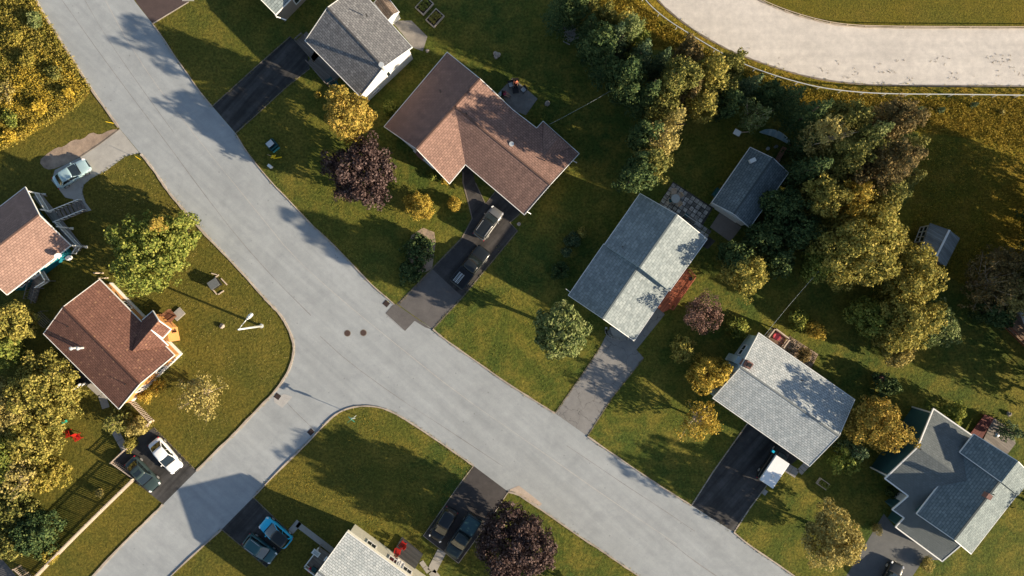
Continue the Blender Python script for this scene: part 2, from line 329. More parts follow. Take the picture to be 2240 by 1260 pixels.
# ------------------------------------------------------------------ ground, roads
def sheet(name, pts, z, mat, world_pts=False, kind='structure'):
    P = pts if world_pts else [W(*p) for p in pts]
    n = len(P); a = sum(P[i][0] * P[(i + 1) % n][1] - P[(i + 1) % n][0] * P[i][1] for i in range(n))
    if a < 0: P = P[::-1]
    b = MB(); b.add([(p[0], p[1], z) for p in P], [tuple(range(n))]); o = b.build(name, mat); o['kind'] = kind; return o
def smooth_line(pts, it=2):
    for _ in range(it):
        out = [pts[0]]
        for p, q in zip(pts[:-1], pts[1:]):
            out += [(p[0] * .75 + q[0] * .25, p[1] * .75 + q[1] * .25), (p[0] * .25 + q[0] * .75, p[1] * .25 + q[1] * .75)]
        pts = out + [pts[-1]]
    return pts
def ribbon(name, pts, wd, z0, z1, mat, jit=0.0, parent=None, seed=0):
    """strip of width wd (m) with a rectangular section following photo ground pixels"""
    rnd = random.Random(seed); P = [W(*p) for p in pts]; b = MB(); L_, R_ = [], []
    for i, p in enumerate(P):
        d = (P[min(i + 1, len(P) - 1)] - P[max(i - 1, 0)]).normalized(); s = Vector((-d.y, d.x, 0))
        k = wd / 2 * (1 + rnd.uniform(-jit, jit)); L_.append(p + s * k); R_.append(p - s * k)
    n = len(P); vs = [(q.x, q.y, z0) for q in L_] + [(q.x, q.y, z0) for q in R_] + [(q.x, q.y, z1) for q in L_] + [(q.x, q.y, z1) for q in R_]
    fs = []
    for i in range(n - 1):
        fs += [(2 * n + i, 3 * n + i, 3 * n + i + 1, 2 * n + i + 1)]
        if z1 - z0 > 0.005: fs += [(i, 2 * n + i, 2 * n + i + 1, i + 1), (n + i, n + i + 1, 3 * n + i + 1, 3 * n + i)]
    b.add(vs, fs); o = b.build(name, mat, parent); return o

sheet('ground', [(-700, -700), (700, -700), (700, 700), (-700, 700)], 0.0, M['lawn'], True)

SW_A = [(20, -150), (78, 0), (102, 40), (127, 80), (163, 137), (203, 200), (230, 237), (260, 279)]
SW_B = [(308, 337), (320, 350), (347, 387), (368, 420), (400, 457), (443, 507), (493, 558), (533, 600), (570, 643), (587, 661), (604, 678), (617, 693),
        (632, 720), (642, 747), (643, 770), (637, 797), (627, 820), (606, 851), (578, 881), (555, 904), (513, 949), (479, 981), (430, 1030)]
SW_C = [(357, 1103), (325, 1136), (293, 1166), (258, 1201), (206, 1257), (100, 1372)]
S_A = [(262, 1375), (374, 1258), (485, 1158)]
S_B = [(554, 1088), (613, 1026), (672, 970), (704, 935), (732, 907), (760, 893), (794, 887), (829, 890), (857, 900), (892, 920), (934, 948), (987, 984), (1036, 1019)]
S_C = [(1112, 1076), (1131, 1080), (1163, 1101), (1215, 1136), (1271, 1176), (1310, 1200), (1351, 1229), (1393, 1257), (1560, 1372)]
NE_A = [(1900, 1370), (1740, 1262), (1701, 1234), (1638, 1192), (1605, 1164)]
NE_B = [(1512, 1105), (1449, 1066), (1407, 1038), (1338, 991), (1285, 954)]
NE_C = [(1214, 904), (1163, 872), (1100, 832), (1057, 801), (1017, 773), (970, 740), (947, 720)]
NE_D = [(863, 666), (850, 654), (817, 627), (783, 591), (747, 553), (705, 512), (683, 493), (650, 457), (617, 422), (603, 409), (553, 350), (530, 317), (515, 291)]
NE_E = [(465, 233), (447, 213), (423, 180), (400, 147), (377, 115), (360, 87), (333, 51)]
NE_F = [(298, 7), (293, 0), (225, -150)]
def sm(p): return smooth_line(p, 1)
ROAD_POLY = sm(SW_A) + sm(SW_B) + sm(SW_C) + sm(S_A) + sm(S_B) + sm(S_C) + sm(NE_A) + sm(NE_B) + sm(NE_C) + sm(NE_D) + sm(NE_E) + sm(NE_F)
road = sheet('road', ROAD_POLY, 0.004, M['road'])
for i, (ln, wd) in enumerate([(SW_A, .2), (SW_B, .22), (SW_C, .2), (S_A, .16), (S_B, .16), (S_C, .16), (NE_A, .15), (NE_B, .16), (NE_C, .16), (NE_D, .12), (NE_E, .1)]):
    structure(ribbon('kerb', smooth_line(ln, 2), wd, 0.0, 0.11, M['kerb'], 0.35, seed=i))
M['seam'] = asphalt_mat('asphalt_seam', (0.26, 0.258, 0.26), 0.2, 0.6)
M['seam_light'] = asphalt_mat('asphalt_patch_pale', (0.42, 0.41, 0.40), 0.1, 0.4)
M['patch'] = asphalt_mat('asphalt_patch', (0.3, 0.3, 0.31), 0.1, 0.3)
seams = [([(120, -20), (143, 10), (205, 98), (270, 187), (370, 320), (443, 420), (520, 520), (600, 610), (680, 690)], .07, 'seam'),
         ([(225, -10), (270, 75), (330, 170), (400, 262), (470, 350), (560, 460), (640, 560), (740, 650), (850, 740), (1000, 860), (1160, 970), (1330, 1090), (1480, 1190)], .06, 'seam_light'),
         ([(180, -10), (225, 70), (300, 180), (380, 290)], .05, 'seam'),
         ([(700, 735), (760, 790), (870, 870), (980, 940), (1100, 1020)], .07, 'seam'),
         ([(1455, 1178), (1480, 1196), (1500, 1213), (1530, 1235), (1570, 1262)], .10, 'seam'),
         ([(622, 875), (650, 905), (690, 942)], .05, 'seam'), ([(844, 688), (870, 712), (885, 724), (905, 703)], .05, 'seam'),
         ([(1240, 975), (1300, 1015), (1372, 1064), (1440, 1108), (1520, 1162)], .08, 'seam')]
for i, (p, wd, mt) in enumerate(seams):
    ribbon('seam', smooth_line(p, 1), wd, 0.0, 0.0085 if mt == 'seam' else .0125, M[mt], 0.4, road, i)
sheet('road_patch', [(843, 685), (858, 668), (866, 665), (948, 722), (930, 716), (907, 702), (886, 724)], 0.017, M['drive_grey'])
sheet('road_patch', [(1108, 1074), (1135, 1062), (1165, 1085), (1186, 1102), (1180, 1108), (1131, 1080)], 0.0166, asphalt_mat('sandy_patch', (0.46, 0.38, 0.32), 0.15, 0.5))
sheet('road_patch', [(598, 868), (622, 862), (640, 868), (618, 892), (600, 880)], 0.0205, M['seam_light'])

def drive(pts, mat, z=0.008, name='driveway'): return sheet(name, pts, z, mat)
drive([(299, 6), (334, 52), (413, 4), (400, -150), (215, -150)], asphalt_mat('driveway_brown', (0.085, 0.062, 0.060), 0.2, 0.4))
drive([(465, 232), (516, 291), (560, 252), (625, 192), (678, 150), (672, 118), (635, 80), (550, 155)], M['drive_black'])
drive([(868, 664), (947, 720), (1012, 650), (945, 588)], M['drive_grey'])
drive([(945, 588), (1012, 650), (1060, 592), (1132, 505), (1115, 487), (1140, 462), (1083, 418), (1062, 446), (1040, 400), (1030, 360), (1010, 368), (1013, 400), (1023, 437), (1033, 478), (1011, 519)], M['drive_dark'])
drive([(1214, 904), (1250, 855), (1273, 820), (1313, 760), (1332, 720), (1380, 700), (1443, 670), (1454, 688), (1392, 765), (1408, 783), (1340, 868), (1285, 954)], M['drive_old'])
drive([(1512, 1105), (1605, 1164), (1680, 1058), (1750, 1000), (1640, 918)], M['drive_black'])
drive([(262, 282), (306, 336), (293, 337), (273, 343), (233, 373), (197, 392), (183, 405), (180, 420), (187, 443), (200, 460), (170, 468), (160, 436), (143, 432), (128, 413), (113, 395), (120, 372), (173, 345)], asphalt_mat('driveway_pale', (0.38, 0.37, 0.35), 0.1, 0.35))
drive([(337, 935), (430, 1030), (357, 1103), (243, 1012), (272, 977)], M['drive_black'])
drive([(554, 1088), (600, 1132), (642, 1172), (583, 1241), (485, 1158)], M['drive_black'])
drive([(1036, 1019), (1112, 1076), (1074, 1134), (1003, 1232), (926, 1172), (1004, 1061)], asphalt_mat('driveway_worn', (0.068, 0.062, 0.062), 0.3, 0.5))
drive([(1850, 1262), (1933, 1124), (1955, 1150), (2060, 1225), (2020, 1225), (1995, 1262), (1920, 1360), (1790, 1360)], asphalt_mat('driveway_blue', (0.115, 0.12, 0.125), 0.2, 0.4))
dirt = [(105, 335), (125, 322), (138, 322), (160, 305), (180, 306), (200, 288), (218, 296), (240, 284), (262, 282), (225, 312), (173, 345), (125, 368), (100, 372), (84, 352)]
sheet('dirt_verge', smooth_line(dirt + [dirt[0]], 1)[:-1], 0.0062, M['dirt'])
sheet('dirt_bed', [(1728, 735), (1790, 775), (1770, 815), (1740, 800), (1705, 762)], 0.005, M['dirt'])
sheet('dirt_bed', [(900, 515), (925, 498), (950, 508), (953, 530), (945, 590), (915, 600), (890, 560)], 0.005, M['dirt'])
sheet('dirt_bed', [(855, 45), (900, 45), (935, 80), (925, 112), (905, 105), (870, 62)], 0.005, asphalt_mat('gravel_bed', (0.26, 0.24, 0.22), 0.2, 0.7, bumpd=.03))
for p, mt, nm in [
    ([(173, 345), (218, 315), (262, 282)], 'edging', .1),
    ([(1013, 375), (1013, 400), (1023, 437), (1033, 478), (1011, 520), (945, 588), (872, 665)], 'edging', .14),
    ([(1040, 400), (1062, 446), (1083, 420)], 'edging', .1),
    ([(947, 720), (1012, 650), (1060, 592), (1132, 505), (1115, 487), (1137, 468)], 'edging', .12),
    ([(1514, 1104), (1560, 1032), (1636, 925)], 'kerb', .12), ([(1606, 1164), (1640, 1112), (1680, 1058)], 'kerb', .12),
    ([(1036, 1019), (1004, 1061), (926, 1172), (1003, 1232)], 'kerb', .08), ([(1112, 1076), (1074, 1134), (1003, 1232)], 'kerb', .08),
    ([(516, 291), (560, 252), (625, 192), (678, 150)], 'edging', .09), ([(465, 232), (550, 155), (635, 80)], 'edging', .09), ([(334, 52), (413, 4)], 'kerb', .1),
    ([(430, 1030), (337, 935)], 'edging', .06), ([(554, 1088), (600, 1132), (642, 1172)], 'edging', .08), ([(485, 1158), (583, 1241)], 'edging', .08),
    ([(1214, 904), (1273, 820), (1313, 760)], 'edging', .1), ([(1285, 954), (1340, 868), (1408, 783)], 'edging', .1)]:
    structure(ribbon('edging', p, nm, 0.0, 0.035, M[mt], .2))
# paths
def path_slabs(name, pts, wd, slab, mat, z=0.03):
    P = [W(*p) for p in pts]; b = MB()
    for p, q in zip(P[:-1], P[1:]):
        d = q - p; n = max(1, round(d.length / slab)); a = atan2(d.y, d.x)
        for i in range(n): c = p + d * ((i + .5) / n); b.box((c.x, c.y, z / 2 + .003), (d.length / n - .04, wd, z), a)
    return structure(b.build(name, mat))
path_slabs('path', [(1717, 1020), (1744, 1037)], 1.05, .95, M['concrete']); path_slabs('path', [(1748, 1034), (1772, 1008)], .8, .48, M['concrete'])
path_slabs('path', [(632, 1168), (655, 1141)], .75, 2.2, M['concrete']); path_slabs('path', [(650, 1146), (730, 1207)], .7, 4.5, M['concrete'])
path_slabs('path', [(967, 1205), (944, 1250)], 1.1, 1.1, M['concrete']); path_slabs('path', [(944, 1250), (985, 1300)], .9, 1.4, M['concrete']); path_slabs('path', [(921, 1228), (938, 1252)], .55, .9, M['concrete'])
path_slabs('path', [(196, 838), (222, 862), (232, 893)], .9, 1.6, M['concrete']); path_slabs('path', [(250, 940), (275, 985)], .9, 1.6, M['concrete'])
path_slabs('path', [(1677, 1080), (1668, 1073)], .6, .6, M['concrete'])
path_slabs('path', [(398, -6), (425, -6)], .9, 3, M['concrete'])
sheet('concrete_patio', [(1092, 201), (1122, 170), (1176, 216), (1150, 252), (1120, 240)], 0.02, asphalt_mat('patio_concrete', (0.22, 0.215, 0.205), 0.25, 0.7))
sheet('concrete_pad', [(1577, 461), (1622, 497), (1597, 529), (1553, 497)], 0.02, asphalt_mat('pad_concrete', (0.25, 0.22, 0.20), 0.1, 0.3))
# racing track
T_OUT = [(1300, -150), (1437, 0), (1477, 37), (1533, 77), (1600, 113), (1647, 131), (1707, 152), (1780, 172), (1873, 185), (1973, 188), (2240, 189), (2700, 190)]
T_IN = [(2700, 64), (2240, 62), (1923, 61), (1840, 57), (1773, 43), (1707, 22), (1657, 0), (1560, -60), (1500, -150)]
FIELD = [(1230, -150), (1280, 20), (1330, 60), (1420, 110), (1500, 110), (1620, 160), (1700, 215), (1770, 245), (2010, 290), (2000, 420), (1960, 470), (2010, 560), (2100, 620), (2240, 640), (2700, 640), (2700, 190)] + T_OUT[::-1][1:]
sheet('field', FIELD, 0.0021, M['field'])
sheet('race_track', smooth_line(T_OUT, 2) + smooth_line(T_IN, 2), 0.0061, M['gravel'])
sheet('infield', smooth_line(T_IN, 2) + [(2700, -150)], 0.0103, M['infield'])
structure(ribbon('track_edge', smooth_line(T_OUT, 3), .16, 0, .05, M['edging'], .5)); structure(ribbon('track_edge', smooth_line(T_IN, 3), .14, 0, .08, M['kerb'], .5))
MEAD = [(-250, -150), (20, -150), (78, 0), (102, 40), (127, 80), (163, 137), (200, 196), (180, 225), (120, 265), (60, 300), (0, 330), (-250, 440)]
sheet('meadow', MEAD, 0.0031, M['scrub'])

# ------------------------------------------------------------------ foliage
def rdir(rs, n):
    v = rs.normal(size=(n, 3)); return v / np.linalg.norm(v, axis=1, keepdims=True)
def leaves(rs, c, nrm, size, asp=0.7):
    """quads centred at c, facing roughly nrm"""
    n = len(c); nrm = nrm / (np.linalg.norm(nrm, axis=1, keepdims=True) + 1e-9)
    t = np.cross(nrm, rdir(rs, n)); t /= (np.linalg.norm(t, axis=1, keepdims=True) + 1e-9); b = np.cross(nrm, t)
    s = (size * rs.uniform(.65, 1.35, n))[:, None] / 2
    return np.stack([c - t * s, c - b * s * asp, c + t * s, c + b * s * asp], 1)
def broad_crown(rs, R, zc, hz, leaf=.24, dens=1.0, lump=.18, clump=None, sparse=0.0, ex=(1, 1)):
    rc = clump or (.34 + .085 * R); area = 4 * pi * ((R * R + 2 * R * hz) / 3)
    nc = int(area / (rc * rc * 1.9) * (1 - sparse)); d = rdir(rs, nc * 2); d = d[d[:, 2] > -.8][:nc]; nc = len(d)
    th = np.arctan2(d[:, 1], d[:, 0]); ph = rs.uniform(0, 6.3, 4)
    k = 1 + lump * (.6 * np.sin(3 * th + ph[0]) + .5 * np.sin(5 * th + ph[1] + 2 * d[:, 2]) + .4 * np.sin(2 * th + ph[2]) + .4 * np.sin(7 * d[:, 2] + ph[3]))
    rad = (k * rs.uniform(.70, 1.0, nc) * np.where(rs.uniform(0, 1, nc) > .9, 1.13, 1))[:, None]
    C = d * rad * np.array([R - rc * .6, R - rc * .6, hz - rc * .4]); C[:, 0] *= ex[0]; C[:, 1] *= ex[1]
    q = C[rs.choice(nc, max(1, int(nc * .35)))] * rs.uniform(.35, .75, (max(1, int(nc * .35)), 1)); C = np.concatenate([C, q]); D = C / (np.linalg.norm(C, axis=1, keepdims=True) + 1e-6)
    m = int(dens * 42 * (rc / .55) ** 2 * (.24 / leaf) ** 1.6); n = len(C) * m
    cc = np.repeat(C, m, 0); dd = rdir(rs, n) + .55 * np.repeat(D, m, 0); dd /= np.linalg.norm(dd, axis=1, keepdims=True)
    rr = rc * np.repeat(rs.uniform(.7, 1.25, len(C)), m)[:, None] * rs.uniform(.55, 1.08, (n, 1))
    p = cc + dd * rr * np.array([1, 1, .85]); p[:, 2] += zc
    p[:, 2] = np.maximum(p[:, 2], .06)
    return leaves(rs, p, dd + .75 * rdir(rs, n), leaf), C + np.array([0, 0, zc])
def conifer_crown(rs, R, Ht, leaf=.22, dens=1.0, sparse=0.0):
    out = []; nl = max(5, int(Ht / .42)); tips = []
    for i in range(nl):
        f = (i + .5) / nl; z = Ht * (.10 + .88 * f); r = R * (1 - f) ** .75 * rs.uniform(.85, 1.08) + .1
        nb = max(4, int(11 * (r / R) + 4)); a0 = rs.uniform(0, 6.3)
        for j in range(nb):
            if rs.uniform() < sparse: continue
            a = a0 + 2 * pi * j / nb + rs.uniform(-.25, .25); L_ = r * rs.uniform(.7, 1.12); m = max(4, int(13 * L_ / 1.5 * dens))
            t = rs.uniform(.15, 1, m) ** .8; wdt = .30 * (1.15 - t) * L_ * rs.uniform(-1, 1, m)
            x = L_ * t; zz = z + .10 * L_ - .28 * L_ * t + rs.normal(0, .05, m)
            p = np.stack([x * cos(a) - wdt * sin(a), x * sin(a) + wdt * cos(a), zz], 1)
            nr = np.stack([np.full(m, .5 * cos(a)), np.full(m, .5 * sin(a)), np.full(m, .8)], 1) + .7 * rdir(rs, m)
            out.append(leaves(rs, p, nr, leaf, .6)); tips.append((L_ * .8 * cos(a), L_ * .8 * sin(a), z))
    return np.concatenate(out), np.array(tips)
TREES = 0
def tree(kind, x, y, rpx, Ht, lm, label, name=None, cat='tree', group=None, leaf=None, dens=1.0, lump=.25, base=None, clump=None, ex=(1, 1), bark='bark', flat=None, sparse=0.0):
    """kind: broad / conifer / open / shrub; x, y, rpx: crown centre and radius in photo pixels"""
    global TREES; TREES += 1; rs = np.random.RandomState(100 + TREES)
    lo = {'broad': .08, 'open': .2, 'shrub': .0, 'conifer': .0}[kind] * Ht if base is None else base
    zc = (lo + Ht) / 2; R = rpx / PXM * (CAM_H - zc) / CAM_H; c = G(x, y, zc if kind != 'conifer' else Ht * .45)
    nm = name or {'broad': 'broadleaf_tree', 'open': 'birch_tree', 'shrub': 'shrub', 'conifer': 'spruce_tree'}[kind]
    t = thing(nm, (c.x, c.y, 0), label, cat, group)
    if kind == 'conifer': V, T = conifer_crown(rs, R, Ht, leaf or .24, dens, sparse)
    else: V, T = broad_crown(rs, R, zc, (Ht - lo) / 2, leaf or (.2 if R < 1.2 else .27), dens * (.62 if kind == 'open' else 1), lump, clump, sparse or (.45 if kind == 'open' else 0), ex)
    quads_object('foliage' if kind == 'shrub' else 'crown', V, L[lm], t)
    b = MB(); top = Ht * .8 if kind == 'conifer' else zc + (Ht - zc) * .3; r0 = .05 + .018 * Ht
    n = 4; lean = rs.normal(0, .03 * Ht, 2); prev = Vector((0, 0, 0)); rp = r0
    mid = []
    for i in range(1, n + 1):
        f = i / n; q = Vector((lean[0] * f * f, lean[1] * f * f, top * f)); rq = r0 * (1 - .75 * f); b.tube(prev, q, rp, rq, 7, i == 1); mid.append(q); prev, rp = q, rq
    if kind != 'conifer' and len(T):
        k = 26 if kind == 'open' else (5 if kind == 'shrub' else 10)
        for i in rs.choice(len(T), min(k, len(T)), False):
            s = mid[rs.randint(0, 3)]; e = Vector(T[i]); h = s.lerp(e, .5) + Vector((0, 0, -.12 * R)); b.tube(s, h, r0 * .42, r0 * .26, 5, False); b.tube(h, e, r0 * .26, r0 * .1, 5, False)
            if kind == 'open':
                e2 = e + (e - h) * .5; b.tube(e, e2, r0 * .12, r0 * .04, 4, False)
    b.build('stem' if kind == 'shrub' else 'trunk', M[bark], t, world=False, smooth=True)
    return t
M['darkred'] = plank_mat('dark_red_wood', (0.13, 0.035, 0.03), radians(50))
# ------------------------------------------------------------------ houses
def roof_part(parent, polys, mat, name='roof', th=.14):
    b = MB()
    for P in polys:
        P = [Vector(p) for p in P]; n = len(P); nz = sum(P[i].x * P[(i + 1) % n].y - P[(i + 1) % n].x * P[i].y for i in range(n))
        if nz < 0: P = P[::-1]
        vs = P + [p - Vector((0, 0, th)) for p in P]
        b.add(vs, [tuple(range(n)), tuple(range(n, 2 * n))[::-1]] + [(i, n + i, n + (i + 1) % n, (i + 1) % n) for i in range(n)])
    return b.build(name, mat, parent, uv=True)
def fascia(parent, edges, mat=None, wd=.065, ht=.2, name='fascia'):
    b = MB()
    for e in edges:
        for p, q in zip(e[:-1], e[1:]): b.beam(Vector(p) - Vector((0, 0, .07)), Vector(q) - Vector((0, 0, .07)), wd, ht)
    return b.build(name, mat or M['white'], parent)
def window_on(parent, P, Q, t, wd, z0, ht, out, name='window', frame=None, pane='glass'):
    P, Q = Vector((P[0], P[1], 0)), Vector((Q[0], Q[1], 0)); d = (Q - P).normalized(); o = Vector((out[0], out[1], 0)).normalized()
    c = P.lerp(Q, t) + o * .03 + Vector((0, 0, z0 + ht / 2)); a = atan2(d.y, d.x)
    b = MB(); fr = .11
    b.box(c + Vector((0, 0, ht / 2)), (wd + fr, .1, fr), a); b.box(c - Vector((0, 0, ht / 2)), (wd + fr, .12, fr), a)
    for s in (-1, 1): b.box(c + d * (s * wd / 2), (fr, .1, ht - fr), a)
    if wd > .9: b.box(c, (.06, .09, ht - fr), a)
    f = b.build(name, M[frame or 'white'], parent)
    g = MB(); g.box(c - o * .015, (wd - .06, .05, ht - .06), a); g.build('pane' if name == 'window' else 'door_panel', M[pane], f)
    return f
def wallprism(parent, a, b_, c, d, zt, za, mat, name='wall'):
    """a,b on one eave side, d,c on the other (world xy); zt wall top, za gable apex"""
    m1, m2 = (Vector(a) + Vector(d)) / 2, (Vector(b_) + Vector(c)) / 2
    v = [(p[0], p[1], 0) for p in (a, b_, c, d)] + [(p[0], p[1], zt) for p in (a, b_, c, d)] + [(m1[0], m1[1], za), (m2[0], m2[1], za)]
    m = MB(); m.add(v, [(0, 1, 5, 4), (2, 3, 7, 6), (3, 0, 4, 8, 7), (1, 2, 6, 9, 5), (4, 5, 9, 8), (7, 8, 9, 6)])
    return m.build(name, mat, parent)
def gable(parent, A, B, C, D, ze, zr, rmat, wmat, ins=.38, end1=.3, end2=.3, ftrim=None, skip=()):
    a, b_, c, d = [Vector(p) if isinstance(p, Vector) else G(p[0], p[1], ze) for p in (A, B, C, D)]
    r1, r2 = (a + d) / 2, (b_ + c) / 2; r1.z = r2.z = zr
    roof = roof_part(parent, [[a, b_, r2, r1], [d, c, r2, r1]], rmat)
    cap = MB(); cap.beam(r1 + Vector((0, 0, .02)), r2 + Vector((0, 0, .02)), .2, .04); cap.build('ridge_cap', rmat, roof)
    E = [[a, b_], [d, c], [a, r1, d], [b_, r2, c]]
    fascia(parent, [x for i, x in enumerate(E) if i not in skip], ftrim)
    u = (b_ - a).normalized(); v = (d - a).normalized(); hw = (d - a).length / 2
    zt = ze + (zr - ze) * ins / hw - .16
    wa, wd_ = a + u * end1 + v * ins, d + u * end1 - v * ins; wb, wc = b_ - u * end2 + v * ins, c - u * end2 - v * ins
    wall = wallprism(parent, wa, wb, wc, wd_, zt, zr - .17, wmat)
    return dict(a=a, b=b_, c=c, d=d, r1=r1, r2=r2, wa=wa, wb=wb, wc=wc, wd=wd_, u=u, v=v, roof=roof, wall=wall)
def vent_pipe(roof, x, y, z, h=.6, r=.06, mat='blackplastic', cap=False):
    p = G(x, y, z); b = MB(); b.tube(p - Vector((0, 0, .3)), p + Vector((0, 0, h)), r, r, 10)
    if cap: b.tube(p + Vector((0, 0, h + .04)), p + Vector((0, 0, h + .1)), r * 2, r * 2, 12)
    return b.build('vent_pipe', M[mat], roof)
def root_at(name, pts, label, cat='house', group='houses along the street'):
    c = sum((W(*p) for p in pts), Vector((0, 0, 0))) / len(pts); return thing(name, (c.x, c.y, 0), label, cat, group)
def railing(parent, P, h0, h, gap=.14, mat='white', name='railing', bar=.035, rail=.07):
    b = MB()
    for p, q in zip(P[:-1], P[1:]):
        p, q = Vector(p), Vector(q); L_ = (q - p).length; up = Vector((0, 0, 1))
        b.beam(p + up * (h0 + h), q + up * (h0 + h), rail * 1.3, rail); b.beam(p + up * (h0 + .1), q + up * (h0 + .1), rail, rail)
        n = max(2, int(L_ / gap))
        for i in range(1, n): m = p.lerp(q, i / n); b.beam(m + up * (h0 + .1), m + up * (h0 + h), bar, bar)
        for m in (p, q): b.beam(m + up * h0, m + up * (h0 + h + .08), rail * 1.4, rail * 1.4)
    return b.build(name, M[mat], parent)
def deck(parent, pts, z, mat, name='deck', th=.16, posts=True):
    b = MB(); P = [W(*p) if not isinstance(p, Vector) else p for p in pts]; b.prism([(p.x, p.y) for p in P], z - th, z)
    if posts and z > .4:
        c = sum(P, Vector((0, 0, 0))) / len(P)
        for p in P: q = p.lerp(c, .06); b.beam((q.x, q.y, 0), (q.x, q.y, z - th), .12, .12)
    return b.build(name, M[mat], parent)
def stairs(parent, p, q, wd, z1, n, mat, name='stairs', rails=None):
    """from top p to foot q"""
    p, q = Vector(p), Vector(q); d = q - p; a = atan2(d.y, d.x); b = MB()
    for i in range(n):
        c = p + d * ((i + .5) / n); z = z1 * (1 - (i + 1) / (n + 1)); b.box((c.x, c.y, z), (d.length / n * .82, wd, .05), a)
    s = Vector((-d.y, d.x, 0)).normalized()
    for k in (-1, 1): b.beam(p + s * (k * wd / 2) + Vector((0, 0, z1 - .1)), q + s * (k * wd / 2) + Vector((0, 0, .08)), .05, .2)
    o = b.build(name, M[mat], parent)
    if rails:
        r = MB()
        for k in (-1, 1):
            P0, Q0 = p + s * (k * wd / 2) + Vector((0, 0, z1 + .9)), q + s * (k * wd / 2) + Vector((0, 0, .95)); r.beam(P0, Q0, .08, .08)
            for i in range(9):
                m = P0.lerp(Q0, i / 8); r.beam(m - Vector((0, 0, .85)), m, .05, .05)
        r.build('handrail', M[rails], o)
    return o

# H1 grey roof, white gable wall, top
t = root_at('house', [(780, 90)], 'grey shingled house with bare white end wall behind the orange-yellow tree')
g = gable(t, (667, 89), (788, 212), (902, 103), (782, -30), 4.3, 6.2, M['greyroof'], M['whitewall'], end1=.3, end2=.25)
c = G(838, 148, 6.3); b = MB(); b.tube(c - Vector((0, 0, .6)), c + Vector((0, 0, 1.1)), .2, .2, 14); b.tube(c + Vector((0, 0, 1.14)), c + Vector((0, 0, 1.22)), .3, .3, 14); b.build('chimney', M['steel'], g['roof'], smooth=False)
vent_pipe(g['roof'], 802, 34, 5.6, .5)
window_on(t, g['wb'], g['wc'], .52, .5, 1.8, 1.5, g['u']); window_on(t, g['wb'], g['wc'], .2, 1.0, .5, .5, g['u'])
window_on(t, g['wb'], g['wa'], .3, 1.4, 1.9, 1.2, -g['v']); window_on(t, g['wb'], g['wa'], .6, 1.8, 1.9, 1.3, -g['v']); window_on(t, g['wb'], g['wa'], .8, .95, 1.0, 2.0, -g['v'], 'door', pane='tan')
dk = deck(t, [(678, 142), (722, 193), (753, 168), (760, 130), (703, 100)], 1.0, 'greywood'); railing(dk, [W(678, 142), W(722, 193), W(742, 180)], 1.0, .95, mat='greywood')
dk = deck(t, [(653, 97), (691, 140), (715, 115), (675, 75)], 1.0, 'greywood'); railing(dk, [W(691, 140), W(653, 97), W(668, 84)], 1.0, .95, mat='greywood')

# H2 brown L-shaped bungalow
t = root_at('house', [(1050, 300)], 'large pinkish brown L-shaped bungalow between the stone patio house and the purple tree')
ze, zr = 3.0, 4.9
J = G(995, 233, zr); V = G(1122, 240, ze); e1, e2, e3, e4 = G(978, 114, ze), G(840, 277, ze), G(983, 402, ze), G(1018, 360, ze)
r1, r0 = G(1050, 172, zr), G(911, 326, zr); f1, f2, f3, f4 = G(1147, 470, ze), G(1267, 336, ze), G(1188, 265, ze), G(1174, 280, ze); rb = G(1204, 404, zr)
pn = (rb - J).cross(f2 - J)
def onp(p): return Vector((p.x, p.y, J.z - (pn.x * (p.x - J.x) + pn.y * (p.y - J.y)) / pn.z))
for _ in range(3): f3 = onp(G(1188, 265, f3.z)); f4 = onp(G(1174, 280, f4.z)); V = onp(G(1122, 240, V.z))
roof = roof_part(t, [[e1, e2, r0, r1], [r0, e3, e4, J], [J, e4, f1, rb], [J, rb, f2, f3, f4, V], [r1, J, V]], M['pinkroof'])
cap = MB(); cap.beam(r1, r0, .2, .06); cap.beam(J, rb, .2, .06); cap.build('ridge_cap', M['pinkroof'], roof)
pk = G(1222, 300, 4.0); w1 = G(1187, 345, 4.15)
roof2 = roof_part(t, [[G(1189, 268, 3.15), pk, w1], [pk, G(1250, 322, 3.12), w1]], M['pinkroof'], 'porch_roof', .1)
fascia(t, [[e1, e2], [e3, e4, f1], [f1, rb, f2], [f2, f3, f4, V], [V, r1, e1], [e2, r0, e3]])
ww = MB()
def inset(P, d):
    out = []; n = len(P); ar = sum(P[i].x * P[(i + 1) % n].y - P[(i + 1) % n].x * P[i].y for i in range(n)); s = 1 if ar > 0 else -1
    for i in range(n):
        p0, p, p1 = P[i - 1], P[i], P[(i + 1) % n]; d0 = (p - p0); d1 = (p1 - p); d0.z = d1.z = 0; d0.normalize(); d1.normalize()
        n0, n1 = Vector((-d0.y, d0.x, 0)) * s, Vector((-d1.y, d1.x, 0)) * s; m = (n0 + n1); m = m / max(.35, m.dot(n0)) if m.length > .1 else n0
        out.append(Vector((p.x, p.y, 0)) + m * d)
    return out
fp = inset([e1, e2, e3, e4, f1, f2, f3, f4], .42); ww.prism([(p.x, p.y) for p in fp], 0, ze - .1)
for i, j, ap in ((1, 2, r0), (4, 5, rb)):
    p, q = fp[i], fp[j]; d = (q - p).normalized(); a = p + d * (Vector((ap.x, ap.y, 0)) - p).dot(d)
    nn = Vector((-d.y, d.x, 0)) * .08; ww.add([(k.x + o.x, k.y + o.y, z) for o in (Vector((0, 0, 0)), nn) for k, z in ((p, ze - .1), (q, ze - .1), (a, zr - .22))], [(0, 1, 2), (3, 5, 4), (0, 3, 4, 1), (1, 4, 5, 2), (2, 5, 3, 0)])
ww.build('wall', M['tan'], t)
b = MB(); q1, q2 = fp[3], fp[4]; dd = (q2 - q1).normalized(); oo = Vector((dd.y, -dd.x, 0)) if False else Vector((-(f2 - f1).normalized().x, -(f2 - f1).normalized().y, 0))
